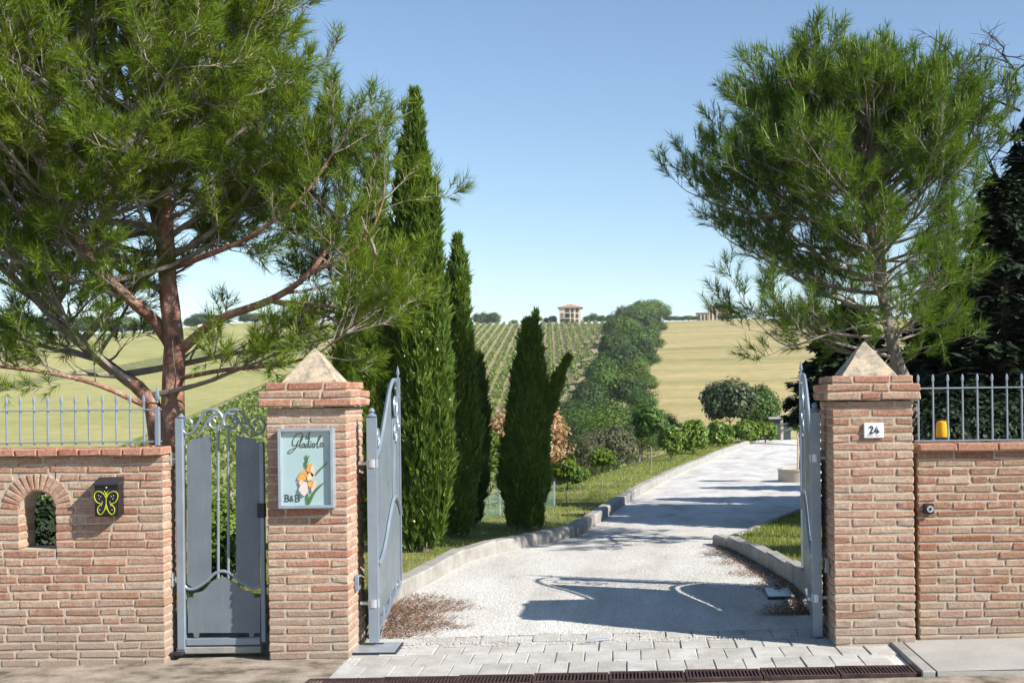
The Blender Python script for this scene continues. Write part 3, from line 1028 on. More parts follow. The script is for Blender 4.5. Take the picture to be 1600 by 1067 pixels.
leaf(-1.835, 0.34, -1.925, 2.02, 'grey sheet iron gate leaf swung open beside the sign pillar', -1)
leaf(1.468, 0.34, 1.61, 2.02, 'grey sheet iron gate leaf swung open beside the numbered pillar', 1)

# ================================================================ THINGS ON THE WALLS
# --- sign case
FD = 0.075
fx = lambda px, py: at(px, py, -FD)
a, b = fx(433, 668), fx(520, 668)
zt_, zb_ = fx(476, 669).z, fx(476, 794).z
x0, x1 = a.x, b.x
sg = thing('sign_case', ((x0 + x1) / 2, -FD / 2, zb_), 'shallow glazed sign case with flower picture on the brick pillar', 'sign')
fw = 0.022
m = MB()
for (cx_, cz_, sx_, sz_) in ((x0 + fw / 2, (zt_ + zb_) / 2, fw, zt_ - zb_), (x1 - fw / 2, (zt_ + zb_) / 2, fw, zt_ - zb_), ((x0 + x1) / 2, zt_ - fw / 2, x1 - x0 - 2 * fw, fw), ((x0 + x1) / 2, zb_ + fw / 2, x1 - x0 - 2 * fw, fw)):
    m.box((cx_, -FD / 2 + 0.004, cz_), (sx_, FD + 0.004, sz_), bevel=0.002)
m.build('frame', M['sign_frame'], sg)
m = MB(); m.box(((x0 + x1) / 2, -0.022, (zt_ + zb_) / 2), (x1 - x0 - 2 * fw + .002, 0.044, zt_ - zb_ - 2 * fw + .002))
board = m.build('board', M['sign_blue'], sg)
m = MB(); m.add([(x0 + fw, -FD + .012, zb_ + fw), (x1 - fw, -FD + .012, zb_ + fw), (x1 - fw, -FD + .012, zt_ - fw), (x0 + fw, -FD + .012, zt_ - fw)], [(0, 1, 2, 3)])
m.build('pane', M['glass'], sg)
BY = -0.0455


def Z(zx, zy, d=0.0):          # points of the sign picture
    p = at(430 + zx / 7.62, 660 + zy / 7.62, BY)
    return (p.x, BY + d, p.z)


def stroke(m, pts, r, ease=True, fn=Z):
    P = smooth_pts(pts, 5) if ease and len(pts) > 2 else pts
    m.tube([fn(a, b) for a, b in P], r, 6)


def oval(cx_, cy_, a_, b_, n=14, tilt=0.0):
    return [(cx_ + a_ * math.cos(t) + tilt * b_ * math.sin(t), cy_ - b_ * math.sin(t)) for t in np.linspace(0, 2 * math.pi, n)]


m = MB(); rt = 0.003
for s in ([(328, 168), (322, 138), (292, 128), (250, 148), (218, 195), (206, 242), (216, 272), (242, 272), (266, 244), (282, 208)],
          [(270, 232), (262, 268), (232, 318), (186, 362), (156, 362), (162, 338), (206, 316), (258, 290), (286, 262)],
          [(288, 262), (318, 206), (332, 168), (322, 158), (308, 196), (298, 250), (296, 286), (310, 294)],
          [(346, 248), (328, 252), (318, 282), (330, 296), (346, 272), (352, 246), (350, 284), (362, 294)],
          [(392, 250), (372, 256), (364, 284), (376, 296), (392, 270), (402, 216), (412, 172)], [(410, 182), (398, 262), (400, 290), (412, 292)],
          [(428, 246), (420, 278), (424, 294), (440, 286)], oval(460, 270, 15, 25, 14, -0.15),
          [(474, 262), (506, 232), (538, 176), (540, 158), (526, 168), (508, 230), (502, 280), (514, 296), (530, 284)], oval(556, 262, 17, 24, 14, -0.15)):
    stroke(m, s, rt)
stroke(m, [(432, 222), (430, 228)], 0.004, False)
stroke(m, [(376, 150), (369, 180), (374, 192), (384, 186)], 0.003); stroke(m, [(380, 130), (379, 134)], 0.0034, False)
stroke(m, [(388, 184), (410, 128), (406, 114), (398, 150), (394, 186), (404, 192)], 0.003)
lt = m.build('lettering', M['ink'], board)
m = MB()     # B&B in serif capitals
for ox in (108, 234):
    for s in ([(ox + 12, 862), (ox + 12, 938)], [(ox, 862), (ox + 34, 862)], [(ox, 938), (ox + 38, 938)], [(ox + 12, 898), (ox + 34, 898)]): stroke(m, s, 0.003, False)
    stroke(m, [(ox + 34, 862), (ox + 48, 870), (ox + 48, 890), (ox + 34, 898)], 0.0036); stroke(m, [(ox + 34, 898), (ox + 54, 908), (ox + 54, 930), (ox + 36, 938)], 0.0038)
stroke(m, [(216, 934), (186, 890), (190, 874), (204, 876), (204, 890), (180, 912), (182, 932), (198, 934), (216, 906)], 0.0028)
m.build('lettering', M['ink'], board)


def petal(parts, mat, d):
    m = MB()
    for poly in parts: m.prism(smooth_pts(poly + [poly[0]], 3)[:-1], lambda a, b, q: Z(a, b, q), d - 0.003, d)
    m.build('flower_picture', M[mat], board)


petal([[(372, 970), (368, 860), (392, 850), (400, 970)], [(395, 972), (402, 905), (450, 830), (520, 750), (590, 712), (545, 760), (470, 850), (420, 960)],
       [(486, 628), (498, 588), (550, 530), (622, 470), (612, 492), (560, 550), (520, 590)],
       [(376, 480), (352, 400), (366, 420), (372, 380), (386, 420), (408, 385), (392, 440), (388, 480)], [(352, 520), (346, 470), (372, 470), (372, 540)]], 'stem_green', -0.001)
petal([[(372, 560), (400, 480), (440, 500), (440, 560), (400, 590)], [(262, 680), (290, 620), (350, 560), (380, 620), (370, 680), (310, 690)],
       [(400, 760), (392, 710), (430, 690), (462, 710), (462, 760), (430, 770)]], 'orange', -0.004)
petal([[(430, 520), (462, 540), (470, 620), (440, 640), (420, 580)], [(388, 620), (430, 590), (468, 640), (440, 680), (400, 670)], [(280, 700), (330, 680), (350, 740), (310, 760)],
       [(430, 780), (470, 690), (492, 700), (470, 790), (440, 830)]], 'peach', -0.0065)
petal([[(282, 800), (300, 760), (350, 700), (384, 720), (390, 800), (370, 860), (330, 862)], [(384, 640), (420, 640), (420, 680), (392, 690)]], 'pale_petal', -0.009)
m = MB(); stroke(m, [(384, 606), (410, 596), (440, 604)], 0.003); stroke(m, [(384, 704), (410, 690)], 0.0025, False); m.build('flower_picture', M['ink'], board)

# --- house number plate
PY_ = -0.02
a, b = at(1350, 661, PY_), at(1381, 684, PY_)
hn = thing('house_number_plate', ((a.x + b.x) / 2, 0, b.z), 'small white tile with dark blue number 24', 'number plate')
m = MB(); m.box(((a.x + b.x) / 2, PY_ / 2 + 0.004, (a.z + b.z) / 2), (b.x - a.x, abs(PY_) + 0.004, a.z - b.z), bevel=0.004)
tile = m.build('tile', M['white_paint'], hn)


def N(zx, zy):
    p = at(1330 + zx / 17.79, 640 + zy / 17.79, PY_); return (p.x, PY_ - 0.001, p.z)


m = MB()
stroke(m, [(525, 505), (522, 480), (550, 462), (590, 475), (600, 520), (570, 580), (525, 640)], 0.0042, fn=N)
stroke(m, [(525, 642), (612, 642)], 0.0055, False, N)
stroke(m, [(725, 462), (648, 606)], 0.003, False, N); stroke(m, [(648, 606), (790, 606)], 0.0036, False, N); stroke(m, [(735, 530), (735, 656)], 0.0044, False, N)
for k in range(9):
    x = 432 + k * 42 + random.uniform(-6, 6)
    if k == 5: continue
    stroke(m, [(x, 715 + random.uniform(-4, 4)), (x + 24, 715 + random.uniform(-4, 4))], 0.0014, False, N)
m.build('digits', M['blue_ink'], tile)

# --- mailbox
MD = -0.105
a, b = at(147, 757, MD), at(185, 806, MD)
mbx = thing('mailbox', ((a.x + b.x) / 2, 0, b.z), 'black metal mailbox with yellow butterfly outline on the brick wall', 'mailbox')
wdt, hgt = b.x - a.x, a.z - b.z
m = MB(); m.box(((a.x + b.x) / 2, MD / 2 + 0.002, (a.z + b.z) / 2), (wdt, abs(MD) - 0.004, hgt), bevel=0.003)
body = m.build('body', M['black_paint'], mbx)
m = MB()
zt2 = at(166, 745, -0.01).z
vs = [(x, y, z) for x in (a.x - 0.004, b.x + 0.004) for (y, z) in ((MD - 0.012, a.z - 0.004), (MD - 0.012, a.z + 0.004), (-0.002, zt2), (-0.002, a.z - 0.004))]
m.add(vs, [(0, 1, 2, 3), (7, 6, 5, 4), (0, 4, 5, 1), (1, 5, 6, 2), (2, 6, 7, 3), (3, 7, 4, 0)])
m.build('lid', M['dark_metal'], mbx)
m = MB(); m.box(((a.x + b.x) / 2, MD - 0.001, (a.z + b.z) / 2 - 0.012), (wdt - 0.02, 0.006, hgt - 0.045), bevel=0.002)
door = m.build('door', M['black_paint'], body)
BUY = MD - 0.006


def U(zx, zy):
    p = at(zx / 5.714, 690 + zy / 5.714, BUY); return (p.x, BUY, p.z)


m = MB()
W1 = [(945, 500), (922, 462), (880, 442), (850, 456), (842, 490), (858, 532), (890, 552), (915, 552)]
W2 = [(915, 552), (884, 574), (870, 606), (880, 640), (900, 648), (924, 624), (938, 590), (945, 560)]
for f in (lambda x: x, lambda x: 1894 - x):
    stroke(m, [(f(x), y) for x, y in W1], 0.0031, fn=U); stroke(m, [(f(x), y) for x, y in W2], 0.0031, fn=U)
    stroke(m, [(f(944), 462), (f(930), 438)], 0.002, False, U)
stroke(m, [(947, 470), (947, 608)], 0.0022, False, U); stroke(m, [(947, 462), (947, 476)], 0.006, False, U)
m.build('butterfly', M['yellow_paint'], door)
m = MB()
for x, y in ((880, 480), (886, 508), (912, 536), (905, 570), (893, 606), (900, 488)):
    for xx in (x, 1894 - x): m.tube([U(xx, y), tuple(Vector(U(xx, y)) - Vector((0, 0.003, 0)))], 0.0028, 6)
m.tube([U(952, 408), tuple(Vector(U(952, 408)) - Vector((0, 0.006, 0)))], 0.0045, 8)
m.build('dots', M['white_paint'], door)

# --- key switch, photocells, beacon
c = at(1450, 794, RYF)
ks = thing('key_switch', (c.x, RYF, c.z), 'small round key switch on the weathered right wall', 'switch')
m = MB(); m.box((c.x, RYF - 0.018, c.z), (0.07, 0.045, 0.075), bevel=0.006); m.build('housing', M['dark_metal'], ks)
m = MB(); m.tube([(c.x + .004, RYF - 0.04, c.z), (c.x + .004, RYF - 0.055, c.z)], 0.024, 14); m.build('bezel', M['galv'], ks, True)
m = MB(); m.tube([(c.x + .004, RYF - 0.054, c.z), (c.x + .004, RYF - 0.058, c.z)], 0.011, 10); m.build('keyhole', M['black_paint'], ks, True)
for (x, s, py, lab) in ((LPX + 0.582, 1, 908, 'small grey photocell on the inner face of the sign pillar'), (RPX, -1, 890, 'small grey photocell on the shaded face of the numbered pillar')):
    z = at(555, py, 0.28).z
    pc = thing('photocell', (x, 0.2, z), lab, 'photocell')
    m = MB(); m.box((x + s * 0.016, 0.22, z), (0.034, 0.07, 0.11), bevel=0.005); m.build('housing', M['iron'], pc)
    m = MB(); m.box((x + s * 0.035, 0.22, z + 0.012), (0.006, 0.05, 0.06), bevel=0.002); m.build('lens', M['black_paint'], pc)
c = at(1473, 688, 0.33)
be = thing('gate_beacon', (c.x, 0.33, c.z), 'yellow gate warning beacon behind the right railing', 'lamp')
m = MB(); m.box((c.x, 0.33, c.z + 0.0), (0.1, 0.09, 0.05), bevel=0.006); m.build('base', M['dark_metal'], be)
m = MB(); m.lathe([(0.050, 0.0), (0.052, 0.02), (0.048, 0.09), (0.042, 0.115), (0.025, 0.124)], (c.x, 0.33, c.z + 0.025), 14); m.build('dome', M['amber'], be, True)

# --- ground ironwork
for (p, s, lab) in (((-1.80, 0.26), (0.34, 0.34), 'grey steel cover plate at the foot of the left gate leaf'), ((1.36, 1.75), (0.24, 0.42), 'dark steel cover plate beside the right kerb')):
    x, y = p
    z = 0.012 * x + 0.12 * float(sstep(y / 2.2))
    cp = thing('cover_plate', (x, y, z), lab, 'cover plate')
    m = MB(); m.box((x, y, z + 0.006), (s[0], s[1], 0.03), bevel=0.003); m.build('frame', M['dark_metal'], cp)
    m = MB(); m.box((x, y, z + 0.017), (s[0] - 0.03, s[1] - 0.03, 0.016), bevel=0.002); m.build('lid', M['galv'], cp)
    m = MB(); m.tube([(x - .03, y + s[1] * .3, z + 0.027), (x + .03, y + s[1] * .3, z + 0.027)], 0.006, 6); m.build('lifting_ring', M['dark_metal'], cp)
    cp.rotation_euler = (0.03, 0, 0)

dr = thing('drain_channel', (0, -0.8, 0), 'rusty grated drain channel across the gateway', 'drain')
x = -2.08
while x < 1.95:
    L = 0.5
    m = MB()
    zc = 0.012 * (x + L / 2)
    for y in (-0.682, -0.915): m.box((x + L / 2, y, zc - 0.006), (L - 0.006, 0.022, 0.03), bevel=0.003)
    for xx in (x + 0.012, x + L - 0.012): m.box((xx, -0.7985, zc - 0.006), (0.016, 0.211, 0.03))
    gr = m.build('grate', M['grate'], dr)
    m = MB()
    for k in range(19):
        m.box((x + 0.036 + k * 0.0238, -0.7985, zc - 0.008), (0.011, 0.211, 0.022))
    m.build('grate_bars', M['grate'], gr)
    x += L
m = MB(); m.box((-0.06, -0.8, -0.09), (4.1, 0.29, 0.1)); m.build('channel_bed', M['soil'], dr)
# bent wire on the slabs
c = gp(930, 1006)
m = MB()
P = smooth_pts([(-0.09, -0.02), (-0.02, 0.0), (0.05, 0.03), (0.09, 0.055), (0.07, 0.075), (0.0, 0.06), (-0.05, 0.045)], 5)
m.tube([(c.x + a, c.y + b, c.z + 0.022) for a, b in P], 0.006, 6)
tag(m.build('bent_wire', M['galv'], None, True), 'small bent wire loop lying on the paving slabs', 'wire')

# ================================================================ VEGETATION
def unit(a):
    return a / np.maximum(np.linalg.norm(a, axis=-1, keepdims=True), 1e-9)


def rnd_unit(n, g=rng):
    return unit(g.normal(size=(n, 3)))


def leaf_quads(P, Nn, L, W, g=rng):
    """one pointed leaf (4 corners) at each point, facing Nn"""
    n = len(P)
    t = unit(np.cross(Nn, rnd_unit(n, g)))
    b = np.cross(Nn, t)
    L = L * g.uniform(0.7, 1.25, (n, 1)); W = W * g.uniform(0.7, 1.25, (n, 1))
    V = np.empty((n, 4, 3))
    V[:, 0] = P - t * L / 2
    V[:, 1] = P + b * W / 2 + t * L * 0.05 + Nn * W * 0.12
    V[:, 2] = P + t * L / 2
    V[:, 3] = P - b * W / 2 + t * L * 0.05 + Nn * W * 0.12
    return V.reshape(-1, 3), np.arange(4 * n).reshape(-1, 4)


def clumps(c, rad, nc, cr_, per, L, W, g, flat=0.0, low=-1.0):
    """leaves on many small clumps spread through an ellipsoid"""
    d = rnd_unit(nc * 3, g)
    d = d[d[:, 2] > low][:nc]
    rr = g.uniform(0.35, 1.0, (len(d), 1)) ** 0.6
    cc = np.asarray(c) + d * rr * (np.asarray(rad) - cr_ * 0.5)
    crs = cr_ * g.uniform(0.6, 1.3, (len(cc), 1, 1))
    u = rnd_unit(len(cc) * per, g).reshape(len(cc), per, 3)
    P = cc[:, None, :] + u * crs * g.uniform(0.55, 1.0, (len(cc), per, 1)) * np.array([1, 1, 0.8])
    Nn = unit(u + 0.5 * d[:, None, :] + np.array([0, 0, 0.5]) + 0.7 * rnd_unit(len(cc) * per, g).reshape(u.shape))
    return leaf_quads(P.reshape(-1, 3), Nn.reshape(-1, 3), L, W, g)


def trunk_mb(m, pts, r0, r1, n=8):
    k = len(pts)
    m.tube(pts, [r0 + (r1 - r0) * i / (k - 1) for i in range(k)], n)


def broadleaf(name, loc, h, w, label, cat, mat, leafL, seed, bare=0.25, group=None, nc=60, per=60, bark='bark_grey', depth=None, trunk_r=None, cr_k=0.2, lean=0.0):
    """a tree or bush with stem, limbs and a crown of leaf clumps"""
    g = np.random.default_rng(seed); rr = random.Random(seed)
    root = thing(name, loc, label, cat, group)
    x, y, z = loc
    ch = h * (1 - bare)
    c = (x + lean * h, y, z + h * bare + ch / 2)
    rad = (w / 2, (depth or w) / 2, ch / 2)
    V, F = clumps(c, rad, nc, max(w, ch) * cr_k, per, leafL, leafL * 0.55, g, low=-0.75)
    tr = trunk_r or 0.03 * h
    m = MB()
    trunk_mb(m, [(x, y, z - 0.1), (x + lean * h * 0.3 + rr.uniform(-.02, .02) * h, y, z + h * bare * 0.6), (x + lean * h * .7, y, z + h * bare + 0.1 * ch), (c[0] + rr.uniform(-.03, .03) * h, y, z + h * bare + 0.55 * ch)], tr, tr * 0.35)
    for k in range(6):
        a = k * 2.4 + rr.random(); zz = z + h * bare + ch * rr.uniform(-0.02, 0.3)
        q = Vector((math.cos(a) * rad[0] * .75, math.sin(a) * rad[1] * .75, ch * rr.uniform(.2, .4)))
        s = Vector((x + lean * h * .6, y, zz))
        trunk_mb(m, [s, s + q * 0.5 + Vector((0, 0, .03 * h)), s + q], tr * 0.45, tr * 0.12, 5)
    m.build('trunk', M[bark], root, True)
    o = link('crown', np_mesh('crown', V, F, M[mat]), root)
    return root


def copy_thing(src, loc, rotz=0.0, scale=1.0, label=None, sz=None):
    r = src.copy(); C.objects.link(r)
    r.location = loc; r.rotation_euler = (0, 0, rotz)
    r.scale = (scale, scale, sz or scale)
    if label: r['label'] = label
    for ch in list(src.children):
        c = ch.copy(); C.objects.link(c); c.parent = r
    return r


# ---------------------------------------------------------------- pines
def tuft_mesh(tufts, per, nl, nw, g):
    """needle triangles: tufts = list of (pos, dir, scale)"""
    P = np.array([t[0] for t in tufts]); Dv = unit(np.array([t[1] for t in tufts])); sc = np.array([t[2] for t in tufts])[:, None, None]
    n = len(P)
    t = g.uniform(0, 1, (n, per, 1))
    radial = rnd_unit(n * per, g).reshape(n, per, 3)
    radial = unit(radial - Dv[:, None] * np.sum(radial * Dv[:, None], -1, keepdims=True))
    base = P[:, None] + Dv[:, None] * (t - 0.6) * 0.17 * sc
    spread = g.uniform(0.35, 0.95, (n, per, 1)) * (1.15 - 0.5 * t)
    dirn = unit(Dv[:, None] * 0.75 + radial * spread + np.array([0, 0, -0.06]))
    ln = nl * g.uniform(0.7, 1.15, (n, per, 1)) * sc
    side = unit(np.cross(dirn, rnd_unit(n * per, g).reshape(n, per, 3))) * nw * 0.5
    V = np.empty((n, per, 3, 3))
    V[:, :, 0] = base - side; V[:, :, 1] = base + side; V[:, :, 2] = base + dirn * ln
    return V.reshape(-1, 3), np.arange(n * per * 3).reshape(-1, 3)


def pine(label, base, trunks, env, limbs, seed, mat, bark, nprim, per, nl, tstart, up, twigk=1.0, needle_w=0.0042, inner=0.35, ndens=1.0, group=None, far=None):
    g = np.random.default_rng(seed); rr = random.Random(seed)
    root = thing('pine_tree', base, label, 'tree', group)
    E = [(np.array(c), np.array(r_)) for c, r_ in env]
    inside_ = lambda p: any((((np.array(p) - c) / r_) ** 2).sum() < 1 for c, r_ in E)

    def reach(p, d, mx=6.0):
        last, s = 0, 0.0
        while s < mx:
            if inside_(p + d * s): last = s
            s += 0.12
        return last
    tw = MB(); tufts = []; candles = []

    def shoot_cluster(p, d, n, sp):
        for _ in range(n):
            q = Vector((rr.gauss(0, 1), rr.gauss(0, 1), rr.gauss(0, 1))) * sp
            dd = (d + q + Vector((0, 0, up))).normalized()
            e_ = p + dd * rr.uniform(0.08, 0.22)
            tw.tube([p, e_], [0.0045, 0.003], 3)
            tufts.append((tuple(e_), tuple(dd), rr.uniform(0.8, 1.15)))

    def secondary(p, d, L, r0, needles=True):
        n = 5
        pts = [p]; dd = d.copy()
        for i in range(n):
            dd = (dd + Vector((rr.gauss(0, .13), rr.gauss(0, .13), rr.gauss(0, .1) + 0.10 * up))).normalized()
            pts.append(pts[-1] + dd * (L / n))
        tw.tube(pts, [r0 * (1 - 0.75 * i / n) for i in range(n + 1)], 4)
        if not needles: return
        k = max(2, int(L / 0.085 * ndens))
        for i in range(k):
            t = 0.3 + 0.7 * (i + rr.random()) / k
            a = min(int(t * n), n - 1)
            q = pts[a].lerp(pts[a + 1], t * n - a)
            dl = (pts[a + 1] - pts[a]).normalized()
            s = dl.orthogonal().normalized()
            s.rotate(Matrix.Rotation(rr.uniform(0, 6.28), 3, dl))
            shoot_cluster(q, dl * 0.8 + s * 0.8, 1, 0.25)
        shoot_cluster(pts[-1], dd, 3, 0.45)
        if rr.random() < 0.8: candles.append((pts[-1], dd))

    def primary(p, d, L, r0, bare=inner):
        n = 7
        pts = [p]; dd = d.copy()
        for i in range(n):
            dd = (dd + Vector((rr.gauss(0, .1), rr.gauss(0, .1), rr.gauss(0, .08) + 0.07 * up))).normalized()
            pts.append(pts[-1] + dd * (L / n))
        tw.tube(pts, [r0 * (1 - 0.8 * i / n) for i in range(n + 1)], 5)
        k = max(3, int(L * 5.2 * twigk))
        for i in range(k):
            t = 0.15 + 0.85 * (i + rr.random()) / k
            a = min(int(t * n), n - 1)
            q = pts[a].lerp(pts[a + 1], t * n - a)
            dl = (pts[a + 1] - pts[a]).normalized()
            s = dl.cross(Vector((0, 0, 1)))
            if s.length < 0.1: s = dl.orthogonal()
            s.normalize(); s.rotate(Matrix.Rotation(rr.uniform(-.6, .6) + (math.pi if i % 2 else 0), 3, dl))
            l2 = L * rr.uniform(0.22, 0.42) * (1.15 - 0.75 * t) + 0.12
            nd_ = t > bare
            secondary(q, (dl * 0.75 + s * rr.uniform(.5, 1.0) + Vector((0, 0, 0.18 * up))).normalized(), l2 * (1 if nd_ else 0.7), max(0.004, r0 * 0.35 * (1 - .6 * t)), nd_)
        secondary(pts[-1], dd, 0.25 + 0.1 * L, r0 * 0.2)

    m = MB()
    for pts, r0, r1 in trunks:
        P = [Vector(q) for q in smooth_pts([tuple(p) for p in pts], 5)]
        rad = [(r0 + (r1 - r0) * (i / (len(P) - 1)) ** 0.8) * (1 + rr.uniform(-.05, .05)) for i in range(len(P))]
        m.tube(P, rad, 12)
    m.build('trunk', M[bark], root, True)
    for pts, r0, r1 in limbs:
        P = [Vector(q) for q in smooth_pts([tuple(p) for p in pts], 4)]
        mm = MB(); mm.tube(P, [r0 + (r1 - r0) * i / (len(P) - 1) for i in range(len(P))], 8)
        mm.build('limb', M[bark], root, True)
        n = len(P)
        for i in range(n // 3, n):
            if rr.random() < 0.75:
                d = (P[i] - P[i - 1]).normalized(); s = d.orthogonal().normalized(); s.rotate(Matrix.Rotation(rr.uniform(0, 6.28), 3, d))
                secondary(P[i], (d + s).normalized(), rr.uniform(0.4, 0.9), r0 * 0.25)
        for _ in range(4): secondary(P[-1], (P[-1] - P[-3]).normalized() + Vector((rr.gauss(0, .5), rr.gauss(0, .5), rr.gauss(0, .3))), rr.uniform(.4, .8), r1)
    az = rr.uniform(0, 6)
    for ti, (pts, r0, r1) in enumerate(trunks):
        P = smooth_pts([tuple(p) for p in pts], 12)
        N_ = nprim[ti]
        for k in range(N_):
            t = tstart[ti] + (1 - tstart[ti]) * (k / max(1, N_ - 1)) ** 0.9
            i = min(int(t * (len(P) - 1)), len(P) - 2)
            p = Vector(P[i])
            az += 2.399 + rr.uniform(-.35, .35)
            el = R(2 + 62 * t ** 1.8 + rr.uniform(-14, 14))
            d = Vector((math.cos(az) * math.cos(el), math.sin(az) * math.cos(el), math.sin(el)))
            L = reach(np.array(p), np.array(d), far[ti] if far else 6.0) * rr.uniform(0.78, 1.03)
            if L < 0.35:
                continue
            primary(p, d, L, min(0.012 + 0.011 * L, 0.05))
    o = tw.build('branches', M['twig'], root)
    V, F = tuft_mesh(tufts, per, nl, needle_w, g)
    link('crown', np_mesh('crown', V, F, M[mat]), root)
    cm = MB()
    ztop = max(p.z for p, d in candles); zlow = min(p.z for p, d in candles)
    for p, d in candles:
        if p.z < zlow + 0.6 * (ztop - zlow): continue
        for _ in range(3):
            dd = (d * 0.35 + Vector((rr.gauss(0, .18), rr.gauss(0, .18), 1))).normalized()
            q_ = p + Vector((rr.gauss(0, .05), rr.gauss(0, .05), 0.06)); cm.tube([q_, q_ + dd * rr.uniform(.12, .24)], [0.008, 0.005], 5)
    if cm.v: tag(cm.build('candles', M['candle'], root), kind='stuff')
    print('pine', len(tufts), 'tufts')
    return root


YP = 3.6
A = lambda px, py, Y=YP: at(px, py, Y)
pb = A(268, 690); pb.z = T(pb.x, YP)
tr1 = [pb, A(270, 640), A(272, 540), A(262, 440), A(258, 330), A(256, 230, 3.7), A(275, 120, 3.8), A(290, 10, 3.8), A(300, -120, 3.8)]
tr2 = [pb + Vector((-.06, .05, 0)), A(243, 660), A(222, 612), A(185, 583, 3.9), A(130, 540, 4.2), A(60, 470, 4.5), A(-40, 380, 4.8)]
tr3 = [A(272, 545), A(240, 500), A(205, 470, 3.3), A(150, 410, 3.1), A(90, 320, 3.0), A(60, 200, 2.9), A(40, 60, 2.9)]
tr4 = [A(262, 440), A(240, 330, 3.9), A(215, 220, 4.2), A(180, 80, 4.4), A(165, -40, 4.5)]
sc = (YP + DIST) / FPX
env = [(tuple(A(160, 100)), (325 * sc, 2.1, 370 * sc)), (tuple(A(505, 320)), (75 * sc, 1.0, 140 * sc)), (tuple(A(60, 330)), (260 * sc, 1.6, 240 * sc)), (tuple(A(440, 170)), (70 * sc, 1.2, 130 * sc)), (tuple(A(545, 470)), (70 * sc, 0.8, 115 * sc)), (tuple(A(60, 480)), (190 * sc, 1.2, 110 * sc))]
limbs = [([A(285, 545), A(340, 500, 3.4), A(420, 470, 3.2), A(490, 420, 3.1), A(540, 350, 3.1), A(560, 290, 3.1)], 0.055, 0.014),
         ([A(420, 470, 3.2), A(500, 490, 3.0), A(550, 510, 2.9), A(580, 490, 2.9)], 0.022, 0.008),
         ([A(480, 430, 3.1), A(540, 400, 3.0), A(580, 360, 3.0), A(600, 310, 3.0)], 0.02, 0.008),
         ([A(285, 590), A(350, 578, 3.0), A(430, 570, 2.7), A(490, 555, 2.6), A(540, 520, 2.5)], 0.026, 0.008),
         ([A(265, 420), A(320, 400, 3.2), A(390, 370, 3.0), A(470, 310, 2.9), A(520, 240, 2.9)], 0.035, 0.01),
         ([A(240, 640), A(150, 600, 3.2), A(60, 580, 3.0), A(-20, 570, 2.9)], 0.03, 0.01)]
pine('broad old pine with reddish trunk rising behind the mailbox wall', (pb.x, pb.y, pb.z), [(tr1, 0.135, 0.03), (tr2, 0.10, 0.03), (tr3, 0.075, 0.02), (tr4, 0.055, 0.015), ([A(285, 545), A(340, 500, 3.4), A(420, 470, 3.2), A(480, 430, 3.1), A(520, 370, 3.1), A(535, 310, 3.1)], 0.055, 0.014), ([A(420, 470, 3.2), A(490, 475, 3.0), A(545, 480, 2.9), A(575, 440, 2.9), A(590, 390, 2.9)], 0.022, 0.008)], env, limbs[1:], 11,
     'needle_l', 'bark_red', (58, 34, 36, 30, 26, 26), 34, 0.145, (0.36, 0.2, 0.3, 0.3, 0.45, 0.2), 0.5, 1.25, needle_w=0.0074, inner=0.36, ndens=1.1, far=(6, 6, 6, 6, 0.95, 0.75))

YQ = 5.2
B_ = lambda px, py, Y=YQ: at(px, py, Y)
qb = B_(1436, 690); qb.z = T(qb.x, YQ)
ur1 = [qb, B_(1425, 640), B_(1400, 560), B_(1383, 480), B_(1368, 400), B_(1356, 320), B_(1350, 275), B_(1344, 235), B_(1340, 210)]
ur2 = [B_(1385, 490), B_(1378, 400, 5.4), B_(1375, 320, 5.5), B_(1385, 265, 5.6), B_(1400, 220, 5.7), B_(1410, 195, 5.7)]
sq = (YQ + DIST) / FPX
env = [(tuple(B_(1310, 290)), (232 * sq, 1.6, 160 * sq)), (tuple(B_(1172, 330)), (116 * sq, 1.1, 135 * sq)), (tuple(B_(1445, 240)), (85 * sq, 1.1, 90 * sq)), (tuple(B_(1345, 465)), (175 * sq, 1.3, 115 * sq)), (tuple(B_(1325, 510)), (135 * sq, 1.1, 62 * sq))]
limbs = [([B_(1368, 420), B_(1330, 385, 5.0), B_(1280, 350, 4.8), B_(1240, 330, 4.7), B_(1205, 280, 4.7)], 0.03, 0.008),
         ([B_(1365, 400), B_(1320, 370, 4.6), B_(1260, 310, 4.4), B_(1232, 255, 4.4)], 0.026, 0.007),
         ([B_(1352, 310), B_(1310, 270, 4.8), B_(1282, 235, 4.7), B_(1268, 190, 4.7)], 0.026, 0.008),
         ([B_(1355, 315), B_(1395, 270, 4.9), B_(1435, 245, 4.8), B_(1480, 200, 4.8)], 0.03, 0.008),
         ([B_(1390, 500), B_(1300, 520, 4.6), B_(1230, 540, 4.4), B_(1180, 500, 4.3)], 0.016, 0.006)]
pine('rounded pine with slim pale trunk rising behind the numbered pillar', (qb.x, qb.y, qb.z), [(ur1, 0.10, 0.02), (ur2, 0.05, 0.014)], env, limbs, 23,
     'needle_r', 'bark_grey', (92, 42), 34, 0.135, (0.13, 0.05), 0.7, 1.3, needle_w=0.0068, inner=0.38, ndens=1.1)


